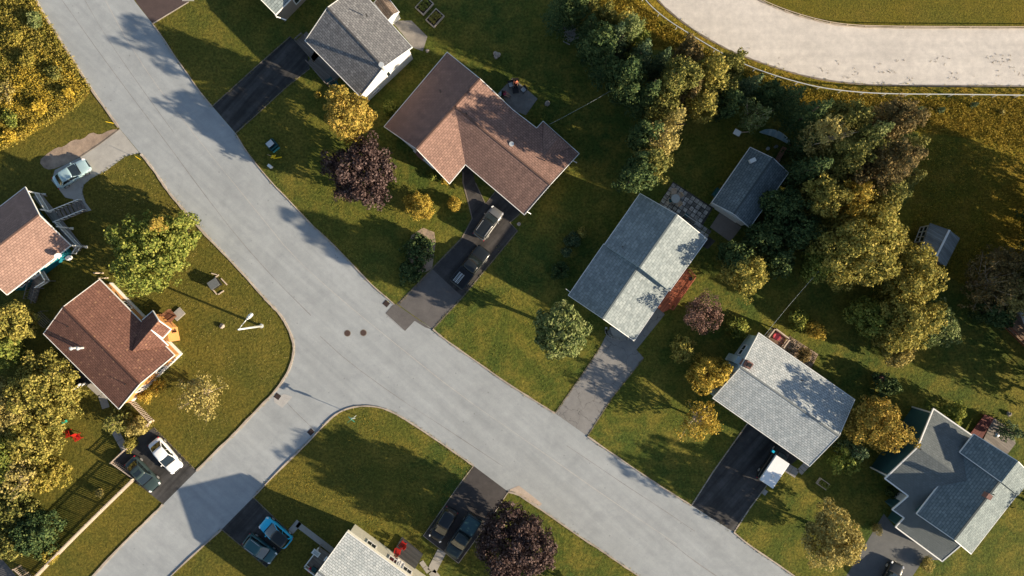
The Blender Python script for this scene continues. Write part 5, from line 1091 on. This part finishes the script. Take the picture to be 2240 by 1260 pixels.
p = W(1613, 291); t = thing('bird_house', (p.x, p.y, 0), 'white bird house on a leaning pole left of the canoe', 'bird house'); q = G(1611, 291, 2.2) - Vector((p.x, p.y, 0)); b = MB(); b.beam((1.3, .15, 0), (q.x, q.y, q.z), .1, .1); b.build('pole', M['palewood'], t, world=False); b = MB(); b.box((q.x, q.y, q.z + .15), (.7, .5, .35), -.5); b.build('house_box', M['white'], t, world=False); b = MB(); b.box((q.x, q.y, q.z + .36), (.8, .6, .06), -.5); b.build('lid', M['white'], t, world=False)
p = W(1694, 733); t = thing('flower_tub', (p.x, p.y, .8), 'round red tub on the small wooden deck of the pale grey roofed house', 'tub'); b = MB(); b.tube((-.1, -.1, 0), (-.1, -.1, .5), .36, .42, 20); b.build('body', plain('tub_red', (.75, .10, .12), .5), t, world=False); b = MB(); b.tube((-.1, -.1, .5), (-.1, -.1, .53), .44, .44, 20); b.build('rim', plain('tub_rim', (.6, .08, .1), .5), t, world=False)
p = W(1504, 610); t = thing('barbecue', (p.x, p.y, .9), 'small black barbecue at the upper end of the red deck', 'barbecue'); b = MB(); b.sphere((0, 0, .7), .24, 14, 8, .8); b.build('bowl', M['blackplastic'], t, world=False, smooth=True); b = MB(); [b.tube((.2 * cos(a), .2 * sin(a), 0), (.1 * cos(a), .1 * sin(a), .6), .02, .02, 6) for a in (0, 2.1, 4.2)]; b.build('leg', M['blackplastic'], t, world=False)
p = W(2165, 947); t = thing('kettle_grill', (p.x, p.y, .6), 'round grey kettle grill on the weathered deck', 'barbecue'); b = MB(); b.sphere((0, 0, .75), .3, 14, 8, .85); b.build('bowl', M['rim'], t, world=False, smooth=True); b = MB(); [b.tube((.25 * cos(a), .25 * sin(a), 0), (.12 * cos(a), .12 * sin(a), .6), .02, .02, 6) for a in (0, 2.1, 4.2)]; b.build('leg', M['blackplastic'], t, world=False)
p = W(145, 807); t = thing('round_tub', (p.x, p.y, .7), 'round grey tub on the dark back deck of the orange house', 'tub'); b = MB(); b.tube((0, 0, 0), (0, 0, .45), .36, .4, 20); b.build('body', M['cushion'], t, world=False); b = MB(); b.tube((0, 0, .45), (0, 0, .48), .43, .43, 20); b.build('rim', M['rim'], t, world=False)
for x, y, a, l_ in ((150, 793, 60, 'dark deck chair above the round tub on the dark back deck'), (156, 812, 200, 'dark deck chair right of the round tub on the dark back deck')): patio_chair(x, y, a, l_, 'greywood', None, 'dark deck chairs', z=.7)
p = W(143, 922); tag(MB().box((p.x, p.y, .2), (.5, .3, .4), .4).build('storage_crate', M['green'], origin=(p.x, p.y, 0), bevel=.03), 'small mint green crate at the edge of the bushes by the red chairs', 'crate')
p = W(684, 1238); tag(MB().box((p.x, p.y, 1.35), (.5, .45, .45), .7).build('seat_cushion', plain('crimson', (.45, .02, .08), .7), origin=(p.x, p.y, 1.1), bevel=.08), 'crimson cushion on the white railed porch at the bottom edge', 'cushion')
patio_chair(694, 1236, 150, 'dark camping chair with blue edge on the white railed porch at the bottom edge', 'blackplastic', 'binteal', None, 1.2, 1.1)
# swing pole stubs above the red-brown roof
for (x0, y0), (x1, y1), l_ in (((205, 597), (226, 597), 'pale leaning post above the red-brown roof corner, upper one'), ((216, 609), (236, 608), 'pale leaning post above the red-brown roof corner, lower one')):
    q = W(x1, y1); b = MB(); b.beam((q.x, q.y, 0), tuple(G(x0, y0, 2.1)), .12, .12); tag(b.build('post', M['palewood'], origin=(q.x, q.y, 0)), l_, 'post', 'pale posts')
# cables
def cable(p, q, l_, sag=.5, r=.011):
    b = MB(); P = []
    for i in range(17): f = i / 16; c = Vector(p).lerp(Vector(q), f); c.z -= sag * 4 * f * (1 - f); P.append(c)
    b.path(P, r, 5); tag(b.build('cable', M['cushion'], origin=tuple((Vector(p) + Vector(q)) / 2)), l_, 'cable')
cable(G(1202, 272, 4.0), G(1366, 181, 6.2), 'thin overhead cable running from the brown roof into the dark trees'); cable(G(1669, 738, 4.0), G(1840, 540, 6.5), 'thin overhead cable from the pale grey roof to the big olive tree')
# ------------------------------------------------------------------ trees and shrubs
T = tree
T('broad', 322, 560, 84, 8.0, 'green', 'large green maple between the orange house and the street', leaf=.3, lump=.2)
T('broad', 392, 508, 46, 6.0, 'green', 'smaller green maple crown joined to the big maple at the kerb', lump=.2)
T('broad', 348, 492, 18, 7.4, 'orange', 'yellowing branch tree top inside the green maple', base=4.2)
T('broad', 763, 250, 53, 10.0, 'orange', 'orange-yellow maple in front of the white gabled house', leaf=.26)
T('broad', 790, 380, 76, 7.8, 'purple', 'round dark purple maple on the lawn left of the pinkish bungalow', leaf=.28, dens=1.1, lump=.14)
T('shrub', 918, 449, 32, 2.9, 'gold', 'clipped golden ball shrub on the front lawn', leaf=.16, dens=1.1, lump=.12)
T('shrub', 994, 445, 16, 1.5, 'gold', 'small pale yellow shrub right of the golden ball shrub', leaf=.14)
T('broad', 1226, 724, 58, 11.0, 'bluegreen', 'grey-green maple left of the cracked driveway', base=2.4, leaf=.28, lump=.12, dens=1.7)
T('broad', 1124, 1192, 86, 9.0, 'purple', 'wide dark purple maple at the bottom beside the covered pickup', leaf=.28, dens=1.1, lump=.14)
T('broad', 1822, 1175, 66, 7.5, 'sand', 'sandy green maple on the lawn below the white planter', leaf=.26)
T('broad', 1915, 928, 60, 8.5, 'orange', 'golden orange maple between the pale and the slate roofs', leaf=.26)
T('conifer', 1872, 985, 36, 6.0, 'darkblue', 'blue-grey spruce below the golden orange maple')
T('broad', 1848, 1010, 30, 4.0, 'green', 'low green tree under the blue-grey spruce')
T('broad', 1880, 538, 98, 11.5, 'olive', 'biggest olive green tree in the middle of the right side', leaf=.3, lump=.16)
T('broad', 1992, 600, 60, 10, 'olive', 'brownish olive tree touching the potting shed', leaf=.28)
T('broad', 1985, 700, 66, 9, 'olive', 'olive tree south of the brownish olive tree', leaf=.28)
T('broad', 2040, 712, 52, 7.0, 'bluegreen', 'paler green tree at the right end of the olive clump', leaf=.26)
T('broad', 1905, 690, 48, 6.0, 'green', 'dark green tree tucked below the biggest olive tree', leaf=.26)
T('broad', 1965, 775, 28, 4.2, 'sand', 'small sandy yellow tree at the lower tip of the olive clump')
T('broad', 1950, 735, 45, 5.5, 'olive', 'low olive tree above the small sandy yellow tree')
T('open', 2168, 618, 62, 8.0, 'brown', 'half bare rusty tree near the right edge', bark='palebark')
T('conifer', 2215, 575, 50, 9.0, 'brown', 'rusty conifer at the right edge above the pool')
T('broad', 2212, 650, 42, 7.0, 'sand', 'sandy leaved tree above the pool deck')
T('broad', 2175, 682, 40, 5.0, 'dark', 'dark green tree left of the pool deck')
T('broad', 1630, 598, 46, 6.8, 'olive', 'yellow-green round tree right of the red deck')
T('broad', 1607, 560, 34, 6.4, 'dark', 'dark tree above the yellow-green round tree')
T('open', 1540, 688, 46, 6.0, 'dusty', 'small dusty pink tree below the red deck', leaf=.2)
T('shrub', 1612, 715, 24, 2.0, 'green', 'low green bush right of the dusty pink tree')
T('shrub', 1494, 762, 27, 4.6, 'olive', 'upright yellow-green bush left of the pale blue gable')
T('broad', 1549, 818, 44, 6.2, 'gold', 'golden green tree against the pale blue gable', leaf=.22)
T('open', 1530, 920, 46, 5.0, 'gold', 'sparse golden tree with white bare limbs on the lawn', bark='palebark', leaf=.24)
T('open', 442, 862, 52, 5.2, 'sand', 'sparse yellow birch leaning over the corner lawn', bark='palebark', leaf=.24)
T('shrub', 318, 869, 15, 1.5, 'gold', 'bright yellow shrub at the corner of the orange house, left one', leaf=.15)
T('shrub', 347, 847, 17, 1.6, 'gold', 'bright yellow shrub at the corner of the orange house, right one', leaf=.15)
T('conifer', 250, 926, 36, 5.0, 'pine', 'pine below the tip of the red-brown roof')
T('shrub', 302, 932, 22, 2.6, 'sand', 'pale green bush beside the black driveway with two cars')
T('shrub', 286, 972, 15, 1.2, 'olive', 'brown-green low hedge piece along the fence by the dark green sedan')
T('shrub', 851, 237, 15, 1.5, 'green', 'small dark green bush on the lawn left of the pinkish bungalow corner')
T('shrub', 694, 207, 6, .8, 'gold', 'tiny yellow bush beside the dark sealed driveway')
T('shrub', 918, 545, 33, 2.4, 'dark', 'dark green shrub in a bare soil ring on the front lawn')
T('shrub', 900, 592, 30, 2.0, 'dark', 'dark low shrub in shade beside the pickup driveway')
T('shrub', 973, 397, 9, .9, 'gold', 'small yellow flowering bush under the front eave of the bungalow'); T('shrub', 948, 385, 8, .7, 'green', 'small green plant under the front eave of the bungalow')
for x, y, r, k, l_ in ((1252, 525, 18, 'darkblue', 'dark bush at the top of the shrub row left of the two tone roof'), (1272, 510, 11, 'olive', 'small rusty bush at the top of the shrub row'), (1238, 552, 12, 'darkblue', 'small bush in the middle of the shrub row'), (1226, 592, 21, 'dark', 'round dark bush at the bottom of the shrub row')): T('shrub', x, y, r, 1.6, k, l_, group='shrub row on the shaded lawn')
for x, y, r, k, l_ in ((1748, 700, 24, 'green', 'green bush on the bright lawn behind the small wooden deck'), (1786, 722, 22, 'gold', 'yellow bush on the bright lawn behind the small wooden deck'), (1760, 775, 15, 'brown', 'rusty bush in the soil bed beside the pale grey roof')): T('shrub', x, y, r, 1.7, k, l_)
T('broad', 2085, 905, 26, 2.6, 'green', 'small green tree above the sprawling slate roof', base=.2); T('conifer', 2216, 945, 28, 4.2, 'darkblue', 'blue spruce right of the weathered deck')
T('shrub', 1850, 855, 18, 2.0, 'dusty', 'dusty bush above the right corner of the pale grey roof') if False else None
T('shrub', 1935, 842, 30, 2.2, 'dark', 'dark green bush above the golden orange maple'); T('shrub', 1922, 826, 12, 1.6, 'dusty', 'small dusty red bush above the golden orange maple')
T('shrub', 1919, 1157, 11, 1.0, 'sand', 'white flowering bush left of the blue-grey driveway', leaf=.12); T('shrub', 2030, 1236, 16, 1.2, 'sand', 'white flowering bush right of the blue-grey driveway', leaf=.12)
T('shrub', 1955, 1078, 16, .9, 'dark', 'dark plants along the curved bed by the slate house')
for x, y, r, l_ in ((2012, 238, 7, 'left'), (2060, 240, 8, 'middle'), (2132, 229, 6, 'right')): T('conifer', x, y, r, 1.5, 'darkblue', f'tiny blue-green spruce in the rough grass under the rail, {l_} one', leaf=.14, group='tiny spruces in the rough grass')
T('conifer', 2018, 250, 7, 1.2, 'darkblue', 'tiny blue-green spruce just below the left one of the tiny spruces', leaf=.14, group='tiny spruces in the rough grass'); T('shrub', 2192, 246, 5, .5, 'sand', 'tiny pale tuft bush in the rough grass')
T('shrub', 218, 1080, 9, 1.2, 'sand', 'thin pale bush on the lawn in the fence shadow')
# the wood behind the bungalow
WOOD = [
 ('conifer', 1283, 8, 34, 7, 'pine', 'sunlit pine at the top edge above the wood pile'), ('conifer', 1322, 42, 26, 5, 'pine', 'small sunlit pine right of the top edge pine'), ('conifer', 1228, 18, 38, 8, 'dark', 'dark spruce at the top edge left of the sunlit pine'),
 ('conifer', 1288, 66, 30, 6, 'dark', 'dark spruce right of the wood pile'), ('conifer', 1345, 95, 38, 8, 'darkblue', 'dark blue-green spruce below the small sunlit pine'), ('conifer', 1398, 128, 36, 8, 'darkblue', 'dark blue-green spruce further right along the wood edge'),
 ('conifer', 1325, 142, 34, 7, 'dark', 'dark spruce at the left border of the wood'), ('conifer', 1374, 78, 20, 8, 'bluegreen', 'slim tree with a lit tip by the rough slope'), ('conifer', 1443, 140, 26, 7, 'darkblue', 'spruce with a pale tip near the middle of the wood edge'),
 ('conifer', 1478, 180, 36, 9, 'pine', 'tall olive pine with brown twigs in the wood'), ('conifer', 1418, 212, 36, 8, 'dark', 'dark spruce at the inner side of the wood'), ('broad', 1548, 168, 38, 6.5, 'olive', 'olive tree close to the gap in the white rail'),
 ('broad', 1592, 150, 30, 5.5, 'pine', 'dull green tree beside the white rail'), ('broad', 1530, 232, 30, 6, 'olive', 'yellow-green tree left of the dead tree'), ('conifer', 1638, 190, 25, 6, 'darkblue', 'pale blue spruce standing alone near the rail'),
 ('conifer', 1470, 268, 34, 7.5, 'sand', 'sandy dry spruce at the lawn edge'), ('open', 1442, 312, 34, 7, 'sand', 'sandy sparse tree with pale branches at the lawn edge'), ('conifer', 1424, 362, 36, 7, 'pine', 'golden lit pine at the lower end of the wood'), ('broad', 1392, 384, 36, 7.4, 'dark', 'dark leafy tree at the lowest tip of the wood near the two tone roof'),
 ('conifer', 1500, 120, 24, 6, 'brown', 'thin brown conifer near the white rail'), ('broad', 1588, 226, 28, 5, 'dark', 'dark bush-like tree above the bird house'), ('open', 1645, 255, 32, 4.5, 'bluegreen', 'dead tree with bare white branches above the canoe'),
 ('conifer', 1726, 216, 34, 6, 'dark', 'dark spruce above the canoe'), ('conifer', 1768, 252, 36, 8, 'dark', 'dark spruce at the top border of the big clump'), ('open', 1800, 300, 36, 8, 'sand', 'sandy half bare tree in the big clump'), ('conifer', 1768, 312, 30, 6, 'dark', 'dark spruce right of the canoe'),
 ('conifer', 1892, 298, 40, 8, 'bluegreen', 'green spruce in the top of the big clump'), ('conifer', 1842, 262, 34, 7, 'pine', 'olive pine at the top border of the big clump'), ('broad', 1842, 345, 40, 8, 'pine', 'olive tree at the heart of the big clump'), ('conifer', 1948, 268, 38, 8, 'brown', 'brown conifer at the top right of the big clump'),
 ('conifer', 1986, 322, 34, 8, 'pine', 'pine at the right border of the big clump, upper one'), ('conifer', 1934, 362, 42, 9, 'brown', 'brownish conifer in the right half of the big clump'), ('conifer', 1984, 388, 32, 7, 'pine', 'pine at the right border of the big clump, lower one'), ('open', 1880, 388, 40, 7, 'brown', 'half bare brown tree low in the big clump'),
 ('conifer', 1768, 372, 38, 8, 'dark', 'dark spruce right of the garage'), ('broad', 1798, 432, 40, 7, 'olive', 'olive tree just above the biggest olive tree'), ('broad', 1855, 430, 32, 7, 'gold', 'gold tipped tree above the biggest olive tree'), ('conifer', 1925, 425, 34, 7, 'pine', 'pine between the big clump and the biggest olive tree'),
 ('broad', 1712, 452, 44, 6.5, 'dark', 'dark leafy tree covering the right corner of the garage'), ('broad', 1672, 520, 40, 5.5, 'dark', 'dark leafy tree below the garage'), ('broad', 1748, 505, 42, 6.5, 'dark', 'dark leafy tree left of the biggest olive tree'), ('broad', 1700, 572, 32, 5, 'dark', 'dark leafy tree left below the biggest olive tree'), ('broad', 1790, 580, 36, 6, 'green', 'shaded green tree at the lower left of the biggest olive tree')]
NB = 0
for k, x, y, r, h, lm, l_ in WOOD:
    NB += 1
    if k == 'conifer' and NB % 2 == 0 and 'spruce' not in l_: k = 'broad'
    T(k, x, y, r * (1.15 if k == 'conifer' else 1.05), h * 1.62 if x < 1960 and y < 450 else h * 1.15, lm, l_, group='trees of the wood behind the bungalow', bark='palebark' if k == 'open' else 'bark', lump=.28)
for k, x, y, r, h, lm, l_ in (('broad', 1362, 60, 24, 9, 'olive', 'olive tree where the wood meets the rough slope'), ('broad', 1310, 105, 36, 12, 'dark', 'dark leafy tree right below the wood pile'), ('broad', 1368, 175, 42, 12.5, 'dark', 'dark leafy tree at the inner left border of the wood'), ('broad', 1450, 232, 34, 10, 'pine', 'dull green leafy tree in the core of the wood'), ('broad', 1500, 205, 34, 9, 'brown', 'rust flecked tree in the core of the wood'), ('broad', 1250, 10, 36, 12, 'dark', 'dark leafy tree at the top edge left of the wood pile'), ('broad', 1408, 300, 32, 11, 'dark', 'dark leafy tree left of the sandy dry spruce'), ('broad', 1575, 195, 30, 8, 'pine', 'dull leafy tree between the olive tree and the bird house'), ('broad', 1680, 208, 30, 7, 'dark', 'dark leafy tree right of the pale blue spruce'), ('broad', 1820, 385, 36, 9, 'pine', 'dull green leafy tree low in the big clump'), ('broad', 1905, 335, 34, 9, 'pine', 'dull green leafy tree high in the big clump'), ('broad', 1395, 95, 22, 8, 'green', 'greener leafy tree on the wood edge facing the rough slope')):
    T(k, x, y, r, h, lm, l_, group='trees of the wood behind the bungalow', lump=.28)
# bushes on the left
LEFT = [('broad', 28, 706, 50, 5.5, 'olive', 'olive tree at the left edge beside the trellis'), ('broad', 8, 768, 42, 5, 'green', 'green tree at the left edge under the olive tree'), ('broad', 92, 862, 86, 5.5, 'olive', 'wide sunlit olive tree below the dark back deck'),
        ('broad', 12, 880, 60, 5.5, 'sand', 'sandy olive tree at the left edge'), ('broad', 70, 960, 62, 4.6, 'olive', 'olive bush mass left of the red garden chairs'), ('broad', 105, 1035, 46, 3.2, 'scrub', 'yellow-green rounded bush beside the sunlit lawn'),
        ('open', 52, 1042, 44, 5, 'sand', 'bare forked tree with pale limbs among the bushes'), ('broad', 5, 1000, 48, 4.6, 'green', 'dark green bush at the left edge behind the bare forked tree'), ('broad', 25, 1100, 52, 4, 'pine', 'dull green bush at the left edge below the bare forked tree'),
        ('broad', 80, 1165, 58, 4, 'dark', 'dark green rounded bush by the long slatted fence'), ('broad', 15, 1180, 48, 3.6, 'pine', 'dull green bush near the bottom left corner'), ('shrub', 108, 1215, 20, 1.8, 'scrub', 'small yellow bush against the long slatted fence'), ('broad', 152, 862, 28, 4.0, 'olive', 'small olive tree at the right flank of the wide olive tree')]
for k, x, y, r, h, lm, l_ in LEFT: T(k, x, y, r, h, lm, l_, name='bush' if 'bush' in l_ else None, cat='bush' if 'bush' in l_ else 'tree', group='trees and bushes on the left edge', bark='palebark' if k == 'open' else 'bark', base=.2 if 'bush' in l_ else None, lump=.2)
# meadow shrubs top left
for x, y, r, k, l_ in ((15, 205, 30, 'sand', 'pale twiggy shrub in the top left meadow'), (75, 45, 24, 'bluegreen', 'grey-green shrub near the top of the meadow'), (20, 262, 24, 'green', 'green shrub at the left edge of the meadow'), (60, 130, 26, 'scrub', 'yellow-green shrub in the middle of the meadow'), (120, 160, 22, 'pine', 'dark olive shrub near the kerb in the meadow'), (150, 205, 15, 'rod', 'golden shrub at the corner of the meadow'), (30, 80, 26, 'scrub', 'olive shrub in the upper part of the meadow'), (85, 235, 22, 'rod', 'golden flowering shrub low in the meadow'), (20, 298, 18, 'rod', 'orange flowering shrub at the lower left of the meadow')):
    T('open' if 'twiggy' in l_ else 'shrub', x, y, r * .75, 1.4, k, l_, name='shrub', cat='shrub', group='shrubs in the top left meadow', leaf=.2, base=0.0, bark='palebark')
# trees just outside the frame whose shade falls into the picture
OUT = [(2330, 400, 55, 9), (2335, 470, 75, 12.5), (2345, 560, 75, 13), (2325, 640, 70, 12), (2440, 520, 80, 13), (2430, 620, 80, 13), (2360, 730, 70, 12), (2440, 720, 75, 12), (2370, 890, 55, 10), (2330, 1130, 50, 8), (1270, 1335, 60, 7), (2380, 820, 60, 11)]
for i, (x, y, r, h) in enumerate(OUT): T('broad', x, y, r, h, 'dark', base=.2, dens=.6, label='dark tree standing just outside the frame on the right' if x > 2240 else 'green tree standing just below the bottom edge of the frame', group='trees outside the frame')

# ------------------------------------------------------------------ ground cover
def inpoly(P, x, y):
    c = np.zeros(len(x), bool); n = len(P)
    for i in range(n):
        x0, y0 = P[i]; x1, y1 = P[(i + 1) % n]
        if y0 == y1: continue
        k = ((y0 > y) != (y1 > y)) & (x < (x1 - x0) * (y - y0) / (y1 - y0) + x0); c ^= k
    return c
def scatter(name, poly, n, blades, size, spread, hgt, mat, seed, cat=None, clumpy=0.0):
    rs = np.random.RandomState(seed); P = np.array(poly, float); x = rs.uniform(P[:, 0].min(), P[:, 0].max(), n * 6); y = rs.uniform(P[:, 1].min(), P[:, 1].max(), n * 6); k = inpoly([tuple(p) for p in P], x, y)
    if clumpy: k &= (np.sin(x / 19 + 1.3 * np.sin(y / 23)) * np.sin(y / 17 + 1.1 * np.sin(x / 29)) + rs.normal(0, .35, len(x))) > clumpy - .6
    x, y = x[k][:n], y[k][:n]; c = np.stack([(x - 1120) / PXM, (630 - y) / PXM, np.zeros(len(x))], 1); hh = np.repeat(hgt * rs.uniform(.4, 1.2, len(c)), blades)
    c = np.repeat(c, blades, 0); m = len(c); c += np.stack([rs.normal(0, spread, m), rs.normal(0, spread, m), hh * rs.uniform(.25, 1, m)], 1)
    o = quads_object(name, leaves(rs, c, rdir(rs, m) + np.array([0, 0, .35]), size, .5), mat); o['kind'] = 'stuff'; return o
scatter('tall_grass', MEAD[1:-1] + [(-60, 350), (-60, -50)], 7000, 7, .22, .16, .55, L['scrub'], 1)
scatter('goldenrod', [(40, 150), (100, 110), (190, 190), (170, 225), (60, 300), (-20, 330), (-20, 200)], 1000, 9, .16, .14, .95, L['rod'], 2, clumpy=.55)
scatter('dark_undergrowth', [(-40, -40), (30, -40), (120, 130), (160, 190), (40, 270), (-40, 250)], 900, 8, .2, .16, .5, L['olive'], 12, clumpy=.8)
ROUGH = [(1402, 4), (1453, 52), (1500, 82), (1600, 140), (1700, 177), (1773, 197), (1840, 207), (1923, 213), (2260, 216), (2260, 330), (2120, 300), (2010, 285), (1900, 250), (1750, 235), (1640, 170), (1500, 110), (1400, 95), (1330, 40), (1300, -30), (1370, -30)]
scatter('rough_grass', ROUGH, 6500, 5, .17, .13, .32, L['rough'], 3)
scatter('rough_grass', [(1425, 5), (1470, 45), (1530, 85), (1600, 122), (1700, 160), (1780, 180), (1870, 193), (2260, 197), (2260, 209), (1923, 207), (1840, 200), (1773, 190), (1700, 170), (1600, 130), (1500, 74), (1453, 44), (1405, -8)], 1500, 5, .15, .12, .25, L['rough'], 4)
scatter('field_grass', [(2010, 300), (2260, 320), (2260, 660), (2100, 620), (1990, 520), (2000, 420)], 3800, 4, .16, .14, .22, L['rough'], 5)
scatter('track_weeds', [(1500, 55), (1600, 95), (1700, 120), (1800, 130), (1900, 140), (2240, 100), (2240, 165), (1990, 180), (1880, 180), (1780, 165), (1650, 125), (1540, 75)], 120, 6, .10, .07, .10, L['brown'], 6, clumpy=.9)
scatter('track_weeds', [(1440, -3), (1480, 34), (1536, 74), (1602, 110), (1650, 128), (1709, 149), (1782, 169), (1874, 181), (2240, 186), (2240, 190), (1973, 190), (1873, 186), (1780, 174), (1707, 154), (1600, 115), (1533, 79), (1437, 0)], 420, 5, .12, .09, .12, L['olive'], 7)
scatter('kerb_weeds', [(608, 680), (643, 745), (641, 800), (632, 800), (636, 745), (604, 690)], 60, 4, .09, .05, .07, L['pine'], 8)
scatter('kerb_weeds', [(892, 918), (1036, 1016), (1034, 1024), (890, 926)], 130, 4, .09, .06, .07, L['pine'], 9)
scatter('kerb_weeds', [(1512, 1100), (1610, 1163), (1740, 1258), (1735, 1264), (1604, 1170), (1508, 1110)], 130, 4, .09, .06, .07, L['pine'], 10)
scatter('kerb_weeds', [(1131, 1078), (1393, 1254), (1388, 1262), (1127, 1084)], 110, 4, .1, .06, .07, L['pine'], 11)
scatter('fallen_leaves', [(1728, 735), (1790, 775), (1770, 815), (1740, 800), (1705, 762)], 350, 4, .12, .1, .08, L['brown'], 13)
def disc(x, y, r): return [(x + r * cos(a * pi / 6), y + r * .9 * sin(a * pi / 6)) for a in range(12)]
for x, y, r, k, sd_ in ((742, 258, 75, 'orange', 21), (1905, 950, 85, 'orange', 22), (905, 465, 45, 'gold', 23), (1530, 920, 60, 'gold', 24), (440, 870, 60, 'sand', 25)): scatter('fallen_leaves', disc(x, y, r), 260, 1, .10, .02, .02, L[k], sd_)
for i, P_ in enumerate(([(560, 1090), (800, 900), (1030, 1020), (930, 1170), (700, 1160)], [(430, 1000), (640, 790), (600, 690), (330, 350), (200, 380), (300, 700), (380, 900)], [(520, 310), (700, 500), (860, 650), (1000, 480), (880, 380)], [(960, 720), (1220, 890), (1320, 720), (1100, 520)])): scatter('clover_patches', P_, 1500, 3, .09, .16, .05, L[('rough', 'sand', 'green', 'green')[i]], 30 + i, clumpy=.75)
def edge_scatter(name, lines, n_per_m, side, spread, size, hgt, mat, seed, blades=3):
    rs = np.random.RandomState(seed); C = []
    for ln in lines:
        P = [W(*p) for p in ln]
        for p, q in zip(P[:-1], P[1:]):
            d = q - p
            if d.length < .01: continue
            k = rs.poisson(n_per_m * d.length); sd_ = Vector((-d.y, d.x, 0)).normalized()
            for f in rs.uniform(0, 1, k): o = side + rs.normal(0, spread); v = p + d * f + sd_ * o; C.append((v.x, v.y, 0))
    c = np.repeat(np.array(C), blades, 0); m = len(c); c = c + np.stack([rs.normal(0, .05, m), rs.normal(0, .05, m), rs.uniform(.03, 1, m) * hgt], 1)
    o = quads_object(name, leaves(rs, c, rdir(rs, m) + np.array([0, 0, .4]), size, .6), mat); o['kind'] = 'stuff'
KERBS = [smooth_line(l_, 2) for l_ in (SW_A, SW_B, SW_C, S_A, S_B, S_C, NE_A, NE_B, NE_C, NE_D, NE_E)]
DRV = [[(516, 291), (560, 252), (625, 192), (678, 150)], [(465, 232), (550, 155), (635, 80)], [(1011, 520), (945, 588), (872, 665)], [(947, 720), (1012, 650), (1060, 592), (1132, 505)], [(1514, 1104), (1560, 1032), (1636, 925)], [(1606, 1164), (1640, 1112), (1680, 1058)],
       [(1036, 1019), (1004, 1061), (926, 1172)], [(430, 1030), (337, 935)], [(554, 1088), (600, 1132), (642, 1172)], [(485, 1158), (583, 1241)], [(1214, 904), (1273, 820), (1313, 760)], [(1285, 954), (1340, 868), (1408, 783)], [(306, 336), (273, 343), (233, 373), (197, 392), (183, 405), (180, 420), (187, 443)]]
edge_scatter('verge_grass', KERBS, 9, 0.0, .10, .10, .09, L['olive'], 51); edge_scatter('verge_grass', DRV, 12, 0.0, .07, .10, .07, L['pine'], 52)
edge_scatter('road_grit', KERBS, 14, .0, .28, .045, .012, M['stone'], 53, 1)
